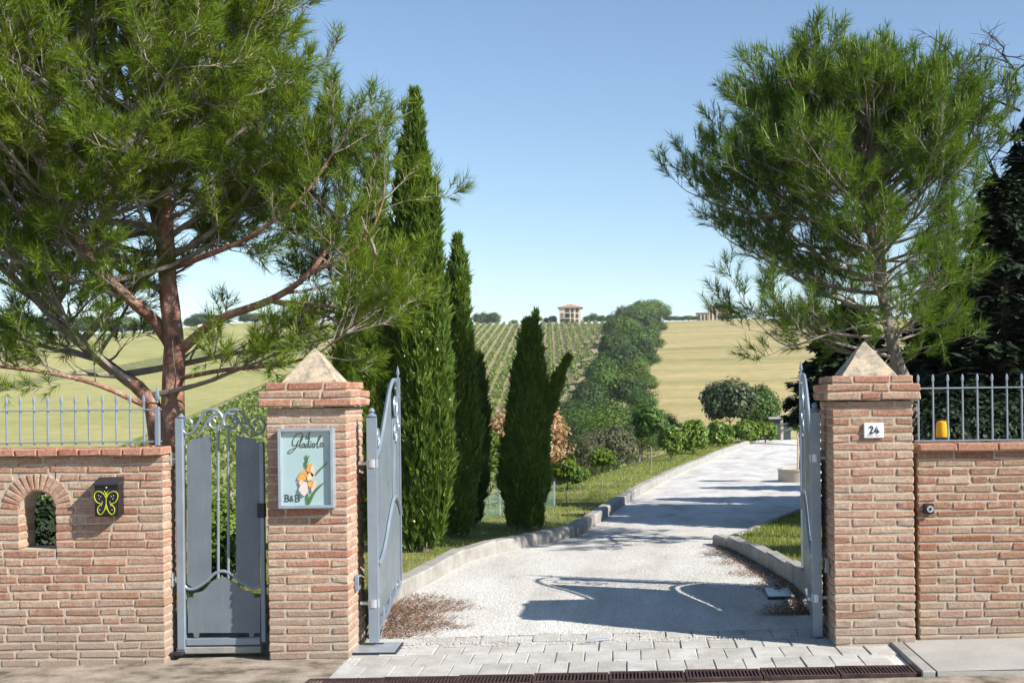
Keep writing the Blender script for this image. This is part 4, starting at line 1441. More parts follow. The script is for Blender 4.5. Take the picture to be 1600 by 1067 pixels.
# ---------------------------------------------------------------- cypresses
def flame(p0, p1, Rm, n, g, L=0.16, ex=0.62, bottom=0.55, amp=1.0, tpr=0.22):
    """upright sprays over a flame-shaped body from p0 to p1"""
    p0, p1 = np.array(p0), np.array(p1)
    ax = p1 - p0; H = np.linalg.norm(ax); ax = ax / H
    u = unit(np.cross(ax, [0.3, 1, 0.1])); w = np.cross(ax, u)
    prf = lambda t: Rm * np.minimum(1, (bottom + t / 0.22 * (1 - bottom))) * np.clip(1 - t, 0, 1) ** ex * np.clip((1 - t) / tpr, 0.02, 1) ** 0.55
    t = g.uniform(0, 1, n * 3)
    keep = g.uniform(0, 1, n * 3) < (prf(t) / Rm) * 0.92 + 0.08
    t = t[keep][:n]; n = len(t)
    th = g.uniform(0, 2 * np.pi, n)
    ph = g.uniform(0, 6.28, 6)
    lobe = 1 + amp * (0.13 * np.sin(3 * th + t * 9 + ph[0]) + 0.10 * np.sin(5 * th - t * 17 + ph[1]) + 0.09 * np.sin(2 * th + t * 31 + ph[2]) + 0.07 * np.sin(7 * th + t * 47 + ph[3]))
    dep = g.uniform(0, 1, n) ** 2.2
    r_ = prf(t) * lobe * (1.02 - 0.45 * dep) + 0.02
    rad = np.cos(th)[:, None] * u + np.sin(th)[:, None] * w
    P = p0 + ax * (t * H)[:, None] + rad * r_[:, None]
    Dv = unit(ax * 1.0 + rad * g.uniform(0.05, 0.42, (n, 1)) + 0.16 * rnd_unit(n, g))
    # most sprays gather in upright plumes that stand off the body
    K = max(8, n // 38)
    own = g.integers(0, K, n)
    pt, pth = t[:K].copy(), th[:K].copy()
    prad = np.cos(pth)[:, None] * u + np.sin(pth)[:, None] * w
    pbase = p0 + ax * (pt * H)[:, None] + prad * (prf(pt) * lobe[:K] * 0.8)[:, None]
    pdir = unit(ax + prad * g.uniform(0.0, 0.22, (K, 1)) * np.clip(1.15 - 1.3 * pt, -0.12, 1)[:, None] + 0.07 * rnd_unit(K, g))
    plen = np.minimum(np.minimum(g.uniform(2.4, 4.8, K) * L, 0.3 * H), (1.0 - pt) * H * 0.95 + 0.15 * L)
    pr_ = np.minimum(g.uniform(0.35, 0.7, K) * L, 0.55 * prf(pt) + 0.01)
    sv = g.uniform(0, 1, n)
    off = rnd_unit(n, g); off = off - pdir[own] * np.sum(off * pdir[own], 1, keepdims=True)
    PP = pbase[own] + pdir[own] * (sv * plen[own])[:, None] + off * (pr_[own] * (1.02 - sv) ** 0.6)[:, None]
    DD = unit(pdir[own] + off * 0.5 + 0.2 * rnd_unit(n, g))
    use = g.uniform(0, 1, n) < 0.72
    P = np.where(use[:, None], PP, P); Dv = np.where(use[:, None], DD, Dv)
    k = 7
    base = P[:, None] + Dv[:, None] * (g.uniform(-0.5, 0.5, (n, k, 1)) * L)
    dirn = unit(Dv[:, None] + 0.45 * rnd_unit(n * k, g).reshape(n, k, 3))
    side = unit(np.cross(dirn, rnd_unit(n * k, g).reshape(n, k, 3)))
    ln = L * g.uniform(0.5, 1.0, (n, k, 1)); wd = L * 0.11
    V = np.empty((n, k, 3, 3))
    V[:, :, 0] = base - side * wd; V[:, :, 1] = base + side * wd; V[:, :, 2] = base + dirn * ln
    # solid inner body; its dark colour stands in for interior shade
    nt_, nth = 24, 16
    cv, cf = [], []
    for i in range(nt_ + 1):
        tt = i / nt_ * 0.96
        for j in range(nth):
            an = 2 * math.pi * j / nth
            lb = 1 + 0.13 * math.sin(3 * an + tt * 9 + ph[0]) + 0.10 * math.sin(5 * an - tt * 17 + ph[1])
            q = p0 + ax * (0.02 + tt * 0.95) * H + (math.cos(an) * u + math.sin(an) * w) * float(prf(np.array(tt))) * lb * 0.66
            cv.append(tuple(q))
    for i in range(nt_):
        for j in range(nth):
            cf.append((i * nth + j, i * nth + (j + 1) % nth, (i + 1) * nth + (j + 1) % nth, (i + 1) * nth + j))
    cones = (P + rad * 0.02)[g.uniform(0, 1, n) < 0.035] 
    return V.reshape(-1, 3), np.arange(n * k * 3).reshape(-1, 3), cv, cf, cones


def cypress(label, base, parts, seed, mat, L, group='cypresses beside the drive', cones=True, ex=0.62, amp=1.0, tpr=0.22):
    g = np.random.default_rng(seed)
    root = thing('cypress_tree', base, label, 'tree', group)
    Vs, Fs, off = [], [], 0
    core = MB(); cn = MB()
    for (p0, p1, Rm, n) in parts:
        V, F, cv, cf, co = flame(p0, p1, Rm, n, g, L, ex, 0.55, amp, tpr)
        Vs.append(V); Fs.append(F + off); off += len(V)
        core.add(cv, cf)
        if cones:
            for c in co:
                s = g.uniform(0.013, 0.021)
                cn.add([(c[0] + s, c[1], c[2]), (c[0] - s, c[1], c[2]), (c[0], c[1] + s, c[2]), (c[0], c[1] - s, c[2]), (c[0], c[1], c[2] + s), (c[0], c[1], c[2] - s)],
                       [(0, 2, 4), (2, 1, 4), (1, 3, 4), (3, 0, 4), (2, 0, 5), (1, 2, 5), (3, 1, 5), (0, 3, 5)])
    link('crown', np_mesh('crown', np.concatenate(Vs), np.concatenate(Fs), M[mat]), root)
    core.build('shade_core', M['core'], root)  # closed spindle painted dark as the shade inside the crown
    if cones and cn.v: tag(cn.build('cones', M['cone'], root), kind='stuff')
    m = MB(); trunk_mb(m, [(base[0], base[1], base[2] - .1), (base[0] + .01, base[1], base[2] + .3), (base[0], base[1], base[2] + 1.2)], 0.09, 0.05); m.build('trunk', M['bark_grey'], root, True)
    return root


def px_flame(b, top, Y, wpx, lift=0.12):
    p0 = at(b[0], b[1], Y); p1 = at(top[0], top[1], Y)
    return (p0.x, Y, p0.z + lift), (p1.x, Y, p1.z), wpx / 2 * (Y + DIST) / FPX


def base_of(px, py):
    p = gp(px, py); return p


cb = base_of(662, 868); Y = cb.y
p0, p1, r_ = px_flame((662, 868), (648, 152), Y, 100)
q0, q1, s_ = px_flame((615, 860), (600, 205), Y + 0.5, 120)
cypress('tallest cypress of the row behind the open gate leaf', (cb.x, Y, cb.z), [(p0, p1, r_, 15000), ((p1[0] - .3, Y + .1, p0[2] + .7), (p1[0] - .18, Y + .1, p1[2] - .55), r_ * .55, 2500), ((p1[0] + .2, Y - .1, p0[2] + .6), (p1[0] + .2, Y - .1, p1[2] - 1.0), r_ * .5, 2000)], 31, 'cypress', 0.125)
Y2 = Y + 1.5
p0, p1, r_ = px_flame((548, 860), (588, 245), Y2, 104)
cypress('cypress half hidden between the broad pine and the tallest cypress', (p0[0], Y2, T(p0[0], Y2)), [(p0, p1, r_, 6500)], 32, 'cypress', 0.16)
cb = base_of(708, 846); Y = cb.y
p0, p1, r_ = px_flame((712, 846), (716, 376), Y, 70)
cypress('slender second cypress just right of the tallest one', (cb.x, Y, cb.z), [(p0, p1, r_, 12000), ((p0[0] - .1, Y, p0[2] + .5), (p1[0] - .12, Y, p1[2] - .7), r_ * .6, 1500)], 33, 'cypress', 0.105)
cb = base_of(815, 834); Y = cb.y
p0, p1, r_ = px_flame((820, 834), (824, 506), Y, 80)
d0, d1, d_ = px_flame((828, 800), (838, 488), Y, 58, 0)
e0, e1, e2 = px_flame((838, 665), (886, 562), Y, 12, 0)
h0, h1, h2 = px_flame((835, 690), (870, 622), Y, 12, 0)
k0, k1, k2 = px_flame((800, 700), (783, 600), Y, 24, 0)
cypress('short broad dark cypress standing alone by the kerb with a side arm', (cb.x, Y, cb.z), [(p0, p1, r_, 12000), (d0, d1, d_, 2400), (e0, e1, e2, 900), (h0, h1, h2, 500)], 34, 'cypress', 0.1, cones=False, ex=0.66, amp=0.8, tpr=0.4)
cb = base_of(738, 838); Y = cb.y + 0.6
p0, p1, r_ = px_flame((736, 832), (748, 560), Y, 42)
cypress('thin dark cypress leaning behind the slender one', (p0[0], Y, T(p0[0], Y)), [(p0, p1, r_, 3000)], 35, 'cypress_dark', 0.12, cones=False)

# ---------------------------------------------------------------- trees and bushes beside the drive
def sapling(px, py_base, py_top, wpx, label, mat, seed, bare=0.45, name='sapling', leafk=0.13, cat='tree', nc=40, per=70, lean=0.0, dpy=0):
    b = gp(px, py_base)
    if dpy: b = Vector((at(px, py_base, b.y + dpy).x, b.y + dpy, T(at(px, py_base, b.y + dpy).x, b.y + dpy)))
    k = (b.y + DIST) / FPX
    h = at(px, py_top, b.y).z - b.z
    w = wpx * k
    return broadleaf(name, (b.x, b.y, b.z), h, w, label, cat, mat, max(0.035, w * leafk), seed, bare, None, nc, per, trunk_r=max(0.012, 3.2 * k / 2 * 1.0), lean=lean)


sapling(887, 790, 712, 52, 'round topped sapling on the lawn just right of the dark cypress', 'leaf_bright', 51, 0.38)
sapling(905, 772, 728, 34, 'smaller sapling close behind the round topped one', 'leaf_bright', 52, 0.4)
sapling(940, 768, 697, 46, 'second round topped sapling farther up the lawn', 'leaf_bright', 53, 0.45)
sapling(1016, 738, 628, 62, 'taller pale green sapling with thin trunk on the lawn', 'leaf_mid', 54, 0.42)
sapling(766, 800, 668, 40, 'yellow green sapling between the cypresses', 'leaf_bright', 55, 0.35)
sapling(1048, 722, 660, 42, 'bright laurel bush beside the tall sapling', 'leaf_bright', 56, 0.05, 'laurel_bush', cat='bush')
sapling(1083, 712, 654, 54, 'largest bright laurel bush at the bend of the drive', 'leaf_bright', 57, 0.05, 'laurel_bush', cat='bush')
sapling(1122, 700, 655, 50, 'bright laurel bush left of the dark round tree', 'leaf_bright', 58, 0.05, 'laurel_bush', cat='bush')
sapling(1165, 694, 655, 56, 'bright laurel bush below the dark round tree', 'leaf_bright', 59, 0.05, 'laurel_bush', cat='bush')
sapling(1196, 692, 658, 40, 'bright laurel bush against the dark green shed', 'leaf_bright', 60, 0.05, 'laurel_bush', cat='bush')
sapling(1141, 694, 592, 92, 'dark rounded holm oak standing above the laurel bushes', 'leaf_dark', 61, 0.22, 'holm_oak', 0.075, nc=90, per=90, dpy=3)
sapling(1188, 694, 600, 70, 'softer green tree at the right of the dark rounded oak', 'leaf_mid', 62, 0.15, 'garden_tree', 0.08, nc=80, per=80, dpy=5)
# bushes beyond the lawn, on the bank
def bush(px, py0, py1, wpx, Y, label, mat, seed, name='bush', leafk=0.05, nc=70, per=80):
    p = at(px, py0, Y); k = (Y + DIST) / FPX
    zb = min(p.z, T(p.x, Y)) if T(p.x, Y) < p.z else T(p.x, Y)
    h = at(px, py1, Y).z - T(p.x, Y)
    return broadleaf(name, (p.x, Y, T(p.x, Y)), h, wpx * k, label, 'bush', mat, wpx * k * leafk, seed, 0.06, None, nc, per, cr_k=0.17)


bush(960, 735, 660, 96, 34, 'wide grey green bush behind the second sapling', 'leaf_grey', 71)
bush(1000, 720, 640, 70, 40, 'rounded mid green bush above the grey green one', 'leaf_mid', 72)
bush(915, 745, 672, 60, 30, 'dull green bush between the dark cypress and the grey bush', 'leaf_grey', 73)
bush(1042, 700, 640, 60, 44, 'mid green bush behind the tall sapling', 'leaf_mid', 74)
bush(900, 700, 615, 78, 62, 'dark thicket at the foot of the hedgerow', 'leaf_blue', 75)
bush(948, 690, 610, 90, 60, 'broad green thicket at the foot of the hedgerow', 'leaf_far', 76)
bush(1005, 680, 618, 60, 64, 'light green thicket right of the hedgerow foot', 'leaf_mid', 77)

# dry brown tree behind the dark cypress
b = gp(824, 812); Yd = b.y + 2.2
p = at(820, 812, Yd)
broadleaf('dry_tree', (p.x, Yd, T(p.x, Yd)), at(826, 622, Yd).z - T(p.x, Yd), 152 * (Yd + DIST) / FPX, 'young tree with dry brown leaves behind the dark cypress', 'tree', 'leaf_dry', 0.085, 81, 0.28, None, 80, 90, trunk_r=0.03, cr_k=0.15)

# bushes seen through the pedestrian gate and the arched opening
for (px, Yb, w, h, sd, lab, mt) in ((352, 2.3, 0.62, 0.92, 91, 'leafy green bush behind the pedestrian gate', 'leaf_bright'), (52, 1.2, 0.9, 1.25, 92, 'green bush with shade painted into its leaves behind the arched wall opening', 'leaf_shaded'), (150, 1.6, 1.0, 1.3, 93, 'low bush hidden behind the mailbox wall', 'leaf_mid')):  # bush at the arch takes leaves with the shade already in their colour
    p = at(px, 900, Yb)
    broadleaf('bush', (p.x, Yb, T(p.x, Yb)), h, w, lab, 'bush', mt, 0.06, sd, 0.03, None, 60, 90, cr_k=0.22)

# ---------------------------------------------------------------- trees behind the right railing, shade put into their leaf colour
def conifer(label, x, y, h, w, seed, n=260, mat='leaf_shaded', name='cedar_tree', low=0.06):
    """drooping tiers of flat sprays round a straight trunk"""
    g = np.random.default_rng(seed); rr = random.Random(seed)
    z0 = T(x, y)
    root = thing(name, (x, y, z0), label, 'tree')
    m = MB(); trunk_mb(m, [(x, y, z0 - .1), (x + .03, y, z0 + h * .5), (x, y, z0 + h)], 0.03 * h, 0.02); 
    Ps, Ns = [], []
    for k in range(n):
        t = low + (1 - low) * (k + rr.random()) / n
        a = k * 2.399 + rr.uniform(-.3, .3)
        L = w / 2 * (1 - t) ** 0.75 * rr.uniform(.7, 1.1) + 0.15
        s = np.array([x, y, z0 + h * t]); d = np.array([math.cos(a), math.sin(a), rr.uniform(-.12, .2)])
        trunk_mb(m, [tuple(s), tuple(s + d * L * .6 + [0, 0, .04 * L]), tuple(s + d * L)], 0.014 + .008 * L, 0.004, 4)
        q = int(26 + 60 * L)
        tt = g.uniform(0.2, 1.05, (q, 1)) ** 0.8
        side = np.array([-math.sin(a), math.cos(a), 0])
        P = s + d * L * tt + side * g.normal(0, 0.13, (q, 1)) * L * (1.2 - tt) + np.array([0, 0, 1]) * (g.normal(-0.03, 0.05, (q, 1)) * L - 0.10 * L * tt ** 2)
        Ps.append(P); Ns.append(unit(np.array([0, 0, 1.0]) + 0.55 * rnd_unit(q, g) + 0.3 * d))
    V, F = leaf_quads(np.concatenate(Ps), np.concatenate(Ns), 0.2, 0.07, g)
    m.build('trunk', M['bark_grey'], root)
    link('crown', np_mesh('crown', V, F, M[mat]), root)
    return root


p = at(1480, 690, 7.5); conifer('dark cedar with drooping tiers behind the pine trunk', p.x, 7.5, 3.3, 2.6, 101, 200)
p = at(1570, 690, 7.0); conifer('dense dark cedar behind the right railing', p.x, 7.0, 4.4, 3.0, 102, 260)
p = at(1640, 690, 8.5); conifer('tall nearly black cedar at the right picture edge', p.x, 8.5, 5.7, 3.8, 103, 320)
p = at(1500, 690, 11); conifer('deep shaded cedar filling the gap below the pine crown', p.x, 11, 3.6, 3.2, 104, 180)
p = at(1330, 690, 9); conifer('low spreading cedar left of the pine trunk', p.x, 9, 3.0, 3.0, 105, 130, low=0.5)
p = at(1490, 690, 14); conifer('dark cedar farthest back behind the numbered pillar', p.x, 14, 3.4, 3.0, 106, 180)
for i, (px, lab) in enumerate(((1470, 'clipped dark hedge bush behind the yellow beacon'), (1530, 'clipped dark hedge bush beside the yellow beacon'), (1590, 'clipped dark hedge bush at the right picture edge'))):
    p = at(px, 690, 3.6); broadleaf('hedge_bush', (p.x, 3.6, T(p.x, 3.6)), 1.75, 0.95, lab, 'bush', 'leaf_shaded', 0.07, 110 + i, 0.03, None, 60, 110, cr_k=0.22)
# bare branched tree top right
p = at(1600, 690, 9.5); b = Vector((p.x, 9.5, T(p.x, 9.5)))
bt = thing('bare_tree', b, 'bare branched dark tree rising at the right picture edge', 'tree')
m = MB(); tr = MB(); rr = random.Random(5)
trunk_mb(tr, [b, b + Vector((.1, 0, 2)), b + Vector((0, 0, 4.2)), b + Vector((-.1, 0, 5.6))], 0.12, 0.012)
tr.build('trunk', M['bark_dark'], bt, True)
def twiggy(p, d, L, r0, lvl):
    pts = [p]
    for i in range(4):
        d = (d + Vector((rr.gauss(0, .16), rr.gauss(0, .16), rr.gauss(0, .12)))).normalized(); pts.append(pts[-1] + d * L / 4)
    m.tube(pts, [r0 * (1 - .7 * i / 4) for i in range(5)], 4)
    if lvl:
        for q in pts[1:]:
            for _ in range(2): twiggy(q, (d + Vector((rr.gauss(0, .7), rr.gauss(0, .7), rr.gauss(0, .5)))).normalized(), L * .5, r0 * .45, lvl - 1)
for k in range(16):
    a = k * 2.4; twiggy(b + Vector((0, 0, 2.6 + k * .23)), Vector((math.cos(a), math.sin(a), .5)).normalized(), 1.5, 0.025, 2)
m.build('branches', M['bark_dark'], bt)

# ---------------------------------------------------------------- lawns: blades, litter, gravel
def scatter(name, fx_, n, area, h, w, mat, label, g, flat=False, keep=None):
    x = g.uniform(area[0], area[1], n); y = area[2] + (area[3] - area[2]) * g.uniform(0, 1, n) ** 1.5
    k = fx_(x, y); x, y = x[k], y[k]; n = len(x)
    z = terrain(x, y) + (0.05 if not flat else 0.012)
    P = np.stack([x, y, z], 1)
    if flat:
        nn = unit(np.stack([g.normal(0, .35, n), g.normal(0, .35, n), np.ones(n)], 1))
        P[:, 2] += g.uniform(0, 0.015, n)
        V, F = leaf_quads(P, nn, h, w, g)
    else:
        a = g.uniform(0, 6.28, n); hh = h * g.uniform(.5, 1.3, n)
        s = np.stack([np.cos(a), np.sin(a), 0 * a], 1) * (w / 2) * (1 + y[:, None] / 12)
        tipv = P + np.stack([g.normal(0, .45, n) * hh, g.normal(0, .45, n) * hh, hh], 1)
        V = np.stack([P - s - [0, 0, .01], P + s - [0, 0, .01], tipv], 1).reshape(-1, 3); F = np.arange(3 * n).reshape(-1, 3)
    return tag(link(name, np_mesh(name, V, F, M[mat])), label, 'grass' if not flat else 'litter', kind='stuff')


gg = np.random.default_rng(77)
scatter('lawn_grass', lambda x, y: (x < drive_l(y) - 0.16) & (x > edge_x(y) - 0.6), 150000, (-7, 6, 0.9, 40), 0.055, 0.006, 'blade', 'patchy mown grass left of the drive', gg)
scatter('island_grass', lambda x, y: (x > drive_r(y) + 0.12) & (x < 7), 90000, (1.2, 7, 1.4, 14), 0.055, 0.006, 'blade', 'green grass on the kerbed island', gg)
gn = lambda x, y: np.sin(x * 3.1 + 1) * np.sin(y * 4.3) + np.sin(x * 7.7 + y * 5.1) * 0.5
def lit_l(x, y):
    d = x - drive_l(y)
    return (d > 0.02) & (np.abs((y - 1.35) / 0.75) ** 2 + (d / (0.62 + 0.12 * np.sin(y * 9) + 0.08 * np.sin(y * 23))) ** 2 < gg.uniform(0, 1.25, len(x)) ** 1.4 + 0.15 * np.sin(x * 19) * np.sin(y * 17))
scatter('leaf_litter', lit_l, 45000, (-2, 0, 0.6, 2.4), 0.03, 0.008, 'litter', 'brown fallen needles and leaves behind the left gate leaf', gg, True)
def lit_r(x, y):
    d = drive_r(y) - x
    return (d > 0.0) & ((d / (0.30 + 0.1 * np.sin(y * 7))) ** 2 < gg.uniform(0, 1, len(x)) ** 2 * 1.6)
scatter('leaf_litter', lit_r, 30000, (0.6, 1.7, 1.0, 5.4), 0.03, 0.008, 'litter', 'brown fallen leaves along the right kerb', gg, True)
# pebbles
n = 20000
y = 0.3 + 8 * gg.uniform(0, 1, n) ** 1.5; x = gg.uniform(0.01, 0.99, n) * (drive_r(y) - drive_l(y)) + drive_l(y)
s = gg.uniform(0.003, 0.009, n)[:, None]
P = np.stack([x, y, terrain(x, y) + 0.005], 1)
base = np.array([[1, 0, 0], [-.5, .87, 0], [-.5, -.87, 0], [0, 0, .9]])
rot = gg.uniform(0, 6.28, n)
bx = base[:, 0][None] * np.cos(rot)[:, None] - base[:, 1][None] * np.sin(rot)[:, None]
by = base[:, 0][None] * np.sin(rot)[:, None] + base[:, 1][None] * np.cos(rot)[:, None]
V = P[:, None] + np.stack([bx, by, np.repeat(base[:, 2][None], n, 0)], 2) * s[:, None] * gg.uniform(.7, 1.3, (n, 4, 1))
o4 = np.arange(n)[:, None] * 4
F = np.concatenate([o4 + [0, 1, 3], o4 + [1, 2, 3], o4 + [2, 0, 3]])
tag(link('loose_gravel', np_mesh('loose_gravel', V.reshape(-1, 3), F, M['pebble'])), 'loose pale gravel stones on the drive', 'gravel', kind='stuff')

# ================================================================ GARDEN FURNITURE BEHIND
# planter with staked sapling
c = gp(1250, 752)
pl = thing('round_planter', c, 'low round concrete planter on the forecourt', 'planter')
k = (c.y + DIST) / FPX
rp_ = 34 * k
m = MB(); m.lathe([(rp_ * .96, 0), (rp_, .01), (rp_, 17 * k), (rp_ * 1.03, 18 * k), (rp_ * 1.03, 20 * k), (rp_ * .88, 20 * k), (rp_ * .86, 15 * k)], c, 28); m.build('wall', M['pot'], pl, True)
m = MB(); m.lathe([(rp_ * .87, 15 * k), (rp_ * .3, 17 * k)], c, 20); m.build('soil', M['soil'], pl)
st = broadleaf('sapling', (c.x, c.y, c.z + 15 * k), 104 * k, 40 * k, 'young staked tree growing in the round planter', 'tree', 'leaf_mid', 6 * k, 121, 0.5, None, 40, 50, trunk_r=0.02)
for s in (-1, 1):
    m = MB(); m.tube([(c.x + s * 3.5 * k, c.y - .02, c.z + 15 * k), (c.x + s * 2.5 * k, c.y - .02, c.z + 66 * k)], 1.5 * k, 6); m.build('stake', M['wood'], st)
# dark green shed and rail fences at the end of the drive
c = gp(1217, 689); Yk = c.y + 1.0; kk = (Yk + DIST) / FPX
a, b = at(1203, 690, Yk), at(1236, 690, Yk)
zt_ = at(1220, 655, Yk).z
sh = thing('garden_shed', ((a.x + b.x) / 2, Yk + 1, a.z), 'low dark green shed at the end of the drive', 'shed')
m = MB(); m.box(((a.x + b.x) / 2, Yk + 1, (a.z - .5 + zt_) / 2), (b.x - a.x, 2, zt_ - a.z + .5), bevel=0.02); m.build('wall', M['green_box'], sh)
m = MB(); m.box(((a.x + b.x) / 2 + .1, Yk + 1, zt_ + .05), (b.x - a.x + .35, 2.3, .1), bevel=0.02); m.build('roof', M['kerb'], sh)
m = MB(); m.box(((a.x + b.x) / 2, Yk - .01, (a.z + zt_) / 2), (b.x - a.x - .3, 0.03, zt_ - a.z - .25)); m.build('door', M['green_box'], sh)


def rails(label, pa, pb_, ya, yb, hs, nposts):
    root = thing('rail_fence', (pa[0], ya, pa[1]), label, 'fence', 'pale wooden rail fences at the end of the drive')
    for h in hs:
        m = MB(); q0, q1 = Vector((pa[0], ya, pa[1] + h)), Vector((pb_[0], yb, pb_[1] + h)); m.tube([q0, q1], 0.06, 4); m.build('rail', M['wood'], root)
    for i in range(nposts):
        t = i / (nposts - 1); q = Vector((pa[0], ya + .05, pa[1])).lerp(Vector((pb_[0], yb + .05, pb_[1])), t)
        m = MB(); m.box(q + Vector((0, 0, hs[-1] / 2 - .1)), (.1, .1, hs[-1] + .3)); m.build('post', M['wood'], root)


a, b = at(1222, 678, Yk - 4), at(1300, 672, Yk - 6)
rails('pale rail fence beside the dark green shed', (a.x, a.z), (b.x, b.z), Yk - 4, Yk - 6, (0.15, 0.38, 0.6), 4)
a, b = at(1215, 652, Yk + 6), at(1300, 646, Yk + 6)
rails('pale rail fence above the roof of the green shed', (a.x, a.z), (b.x, b.z), Yk + 6, Yk + 6, (0.1, 0.45), 4)

# green net fence behind the cypresses
a = gp(742, 836); b = gp(800, 818)
nf = thing('net_fence', a, 'low green net fence between the cypresses', 'fence')
pa, pb_ = Vector((a.x - .6, a.y + .55, a.z)), Vector((b.x + .5, b.y + 2.2, b.z))
hN = 0.42
for i in range(5):
    q = pa.lerp(pb_, i / 4); q.z = T(q.x, q.y)
    m = MB(); m.tube([q, q + Vector((0, 0, hN + .05))], 0.012, 6); m.build('post', M['galv'], nf)
m = MB()
for i in range(110):
    q = pa.lerp(pb_, i / 109); q.z = T(q.x, q.y)
    m.tube([q + Vector((0, 0, .03)), q + Vector((0, 0, hN))], 0.003, 3)
for j in range(12):
    h = .04 + j * (hN - .04) / 11
    m.tube([Vector((q.x, q.y, T(q.x, q.y) + h)) for q in [pa.lerp(pb_, t / 8) for t in range(9)]], 0.003, 3)
tag(m.build('net', M['net'], nf), kind='stuff')

# ================================================================ THE HILL
# vine rows
g = np.random.default_rng(5)
NR = 32
for i in range(NR):
    t = i / (NR - 1)
    xc = -93 + (93 - 4) * t; sl = -0.1 + 0.066 * t          # place at the crest, and drift
    row_x = lambda Y: xc - sl * (560 - Y)
    Y0 = 86.0
    while row_x(Y0) > float(vin_r(Y0)) - 3 and Y0 < 540: Y0 += 4
    Lr = 558 - Y0
    n = int(Lr * 9)
    y = g.uniform(0, Lr, n); x = g.normal(0, 0.24, n); z = 0.3 + 0.95 * g.uniform(0, 1, n) ** 0.8 * (0.75 + 0.25 * np.sin(y * 0.9 + i) * np.sin(y * .37))
    keep = (np.abs(y + Y0 - 262) > 4) & (np.sin(y * 0.23 + i * 2.1) + np.sin(y * .071 + i) > -1.5)
    P = np.stack([x, y, z + 0.0845 * y], 1)[keep]
    V, F = leaf_quads(P, rnd_unit(len(P), g), 0.7, 0.5, g)
    lab = 'green vine row, %s from the hedgerow along the vineyard crest' % ORD[NR - 1 - i]
    if i == 0: lab = 'outermost vine row bordering the yellow field behind the pine'
    if i == NR - 1: lab = 'short vine row closest to the hedgerow top'
    o = thing('vine_row', (row_x(Y0), Y0, float(hill(0, Y0)) + 0.06), lab, 'vine row', 'vine rows on the hillside')
    o.rotation_euler = (0, 0, -math.atan(sl))
    f = bpy.data.objects.new('foliage', np_mesh('foliage', V, F, M['vine'])); C.objects.link(f); f.parent = o
    pm = MB()
    for k in range(0, int(Lr), 8): pm.box((0, k + .5, 0.0845 * k + 0.6), (0.09, 0.09, 1.4))
    q = bpy.data.objects.new('posts', pm.mesh('posts', M['wood'])); C.objects.link(q); q.parent = o
    q['kind'] = 'stuff'

# hedgerow trees
proto = []
for v in range(4):
    mt = ('leaf_far', 'leaf_blue', 'leaf_mid', 'leaf_blue')[v]
    proto.append(broadleaf('hedgerow_tree', (0, 0, 0), 8, 8.5, 'x', 'tree', mt, 0.5, 200 + v, 0.12, 'hedgerow trees climbing the hill', (48, 60, 40, 54)[v], 120, cr_k=(0.2, 0.17, 0.23, 0.19)[v]))
used = [False] * 4


def far_tree(px, py_top, hpx, wk, Y, label, v, name=None, group='hedgerow trees climbing the hill'):
    """a tree whose top shows at px, py_top"""
    p = at(px, py_top, Y)
    z0 = T(p.x, Y)
    h = max(hpx * (Y + DIST) / FPX, p.z - z0)
    s = h / 8
    if not used[v]:
        used[v] = True; o = proto[v]; o.location = (p.x, Y, z0); o.scale = (s * wk, s * wk, s); o['label'] = label; o.rotation_euler = (0, 0, v)
    else:
        o = copy_thing(proto[v], (p.x, Y, z0), random.uniform(0, 6.28), s * wk, label, s)
    if name: o.name = name
    if group is None and 'group' in o: del o['group']
    elif group: o['group'] = group
    return o


for k, (px, pyt, hp, wk, Y) in enumerate([(905, 632, 60, 1.1, 112), (938, 618, 60, 1.1, 118), (972, 628, 55, 1.0, 120), (918, 600, 62, 1.0, 150), (952, 590, 70, 1.1, 160), (985, 596, 60, 1.0, 158),
        (938, 574, 60, 1.0, 190), (968, 566, 66, 1.1, 205), (996, 572, 50, 0.9, 200), (962, 545, 60, 1.0, 250), (990, 538, 60, 1.1, 270), (1008, 545, 42, 0.9, 260),
        (970, 522, 55, 1.0, 330), (998, 516, 55, 1.1, 350), (1018, 524, 36, 0.9, 340), (976, 502, 45, 1.0, 430), (1000, 496, 48, 1.1, 450), (1022, 506, 32, 0.9, 440)]):
    far_tree(px, pyt, hp, wk, Y, '%s rounded tree in the %s trio of the hedgerow up the hill' % (('left', 'middle', 'right')[k % 3], ('lowest', 'second lowest', 'third lowest', 'third highest', 'second highest', 'highest')[k // 3]), k % 4)
for k, (px, pyt, hp, wk, Y) in enumerate([(888, 655, 40, 1.4, 100), (1000, 636, 40, 1.2, 112), (930, 640, 36, 1.5, 104), (900, 622, 40, 1.3, 132), (1004, 606, 38, 1.1, 150), (925, 590, 40, 1.2, 172), (1010, 584, 34, 1.2, 186), (950, 560, 38, 1.3, 228), (1016, 560, 30, 1.2, 240), (958, 534, 34, 1.3, 300), (1026, 536, 24, 1.2, 310), (966, 512, 30, 1.3, 390), (1032, 512, 20, 1.3, 420)]):
    far_tree(px, pyt, hp, wk, Y, 'low bush filling the hedgerow edge, %s from the bottom' % ORD[k], (k * 3 + 2) % 4, 'hedgerow_bush')
far_tree(1016, 467, 40, 1.35, 545, 'broad tree crowning the hedgerow on the skyline', 0)
far_tree(990, 478, 34, 1.1, 540, 'second tree at the top of the hedgerow below the broad one', 1)
far_tree(1036, 474, 30, 1.0, 550, 'rounded tree at the right end of the hedgerow crest', 2)
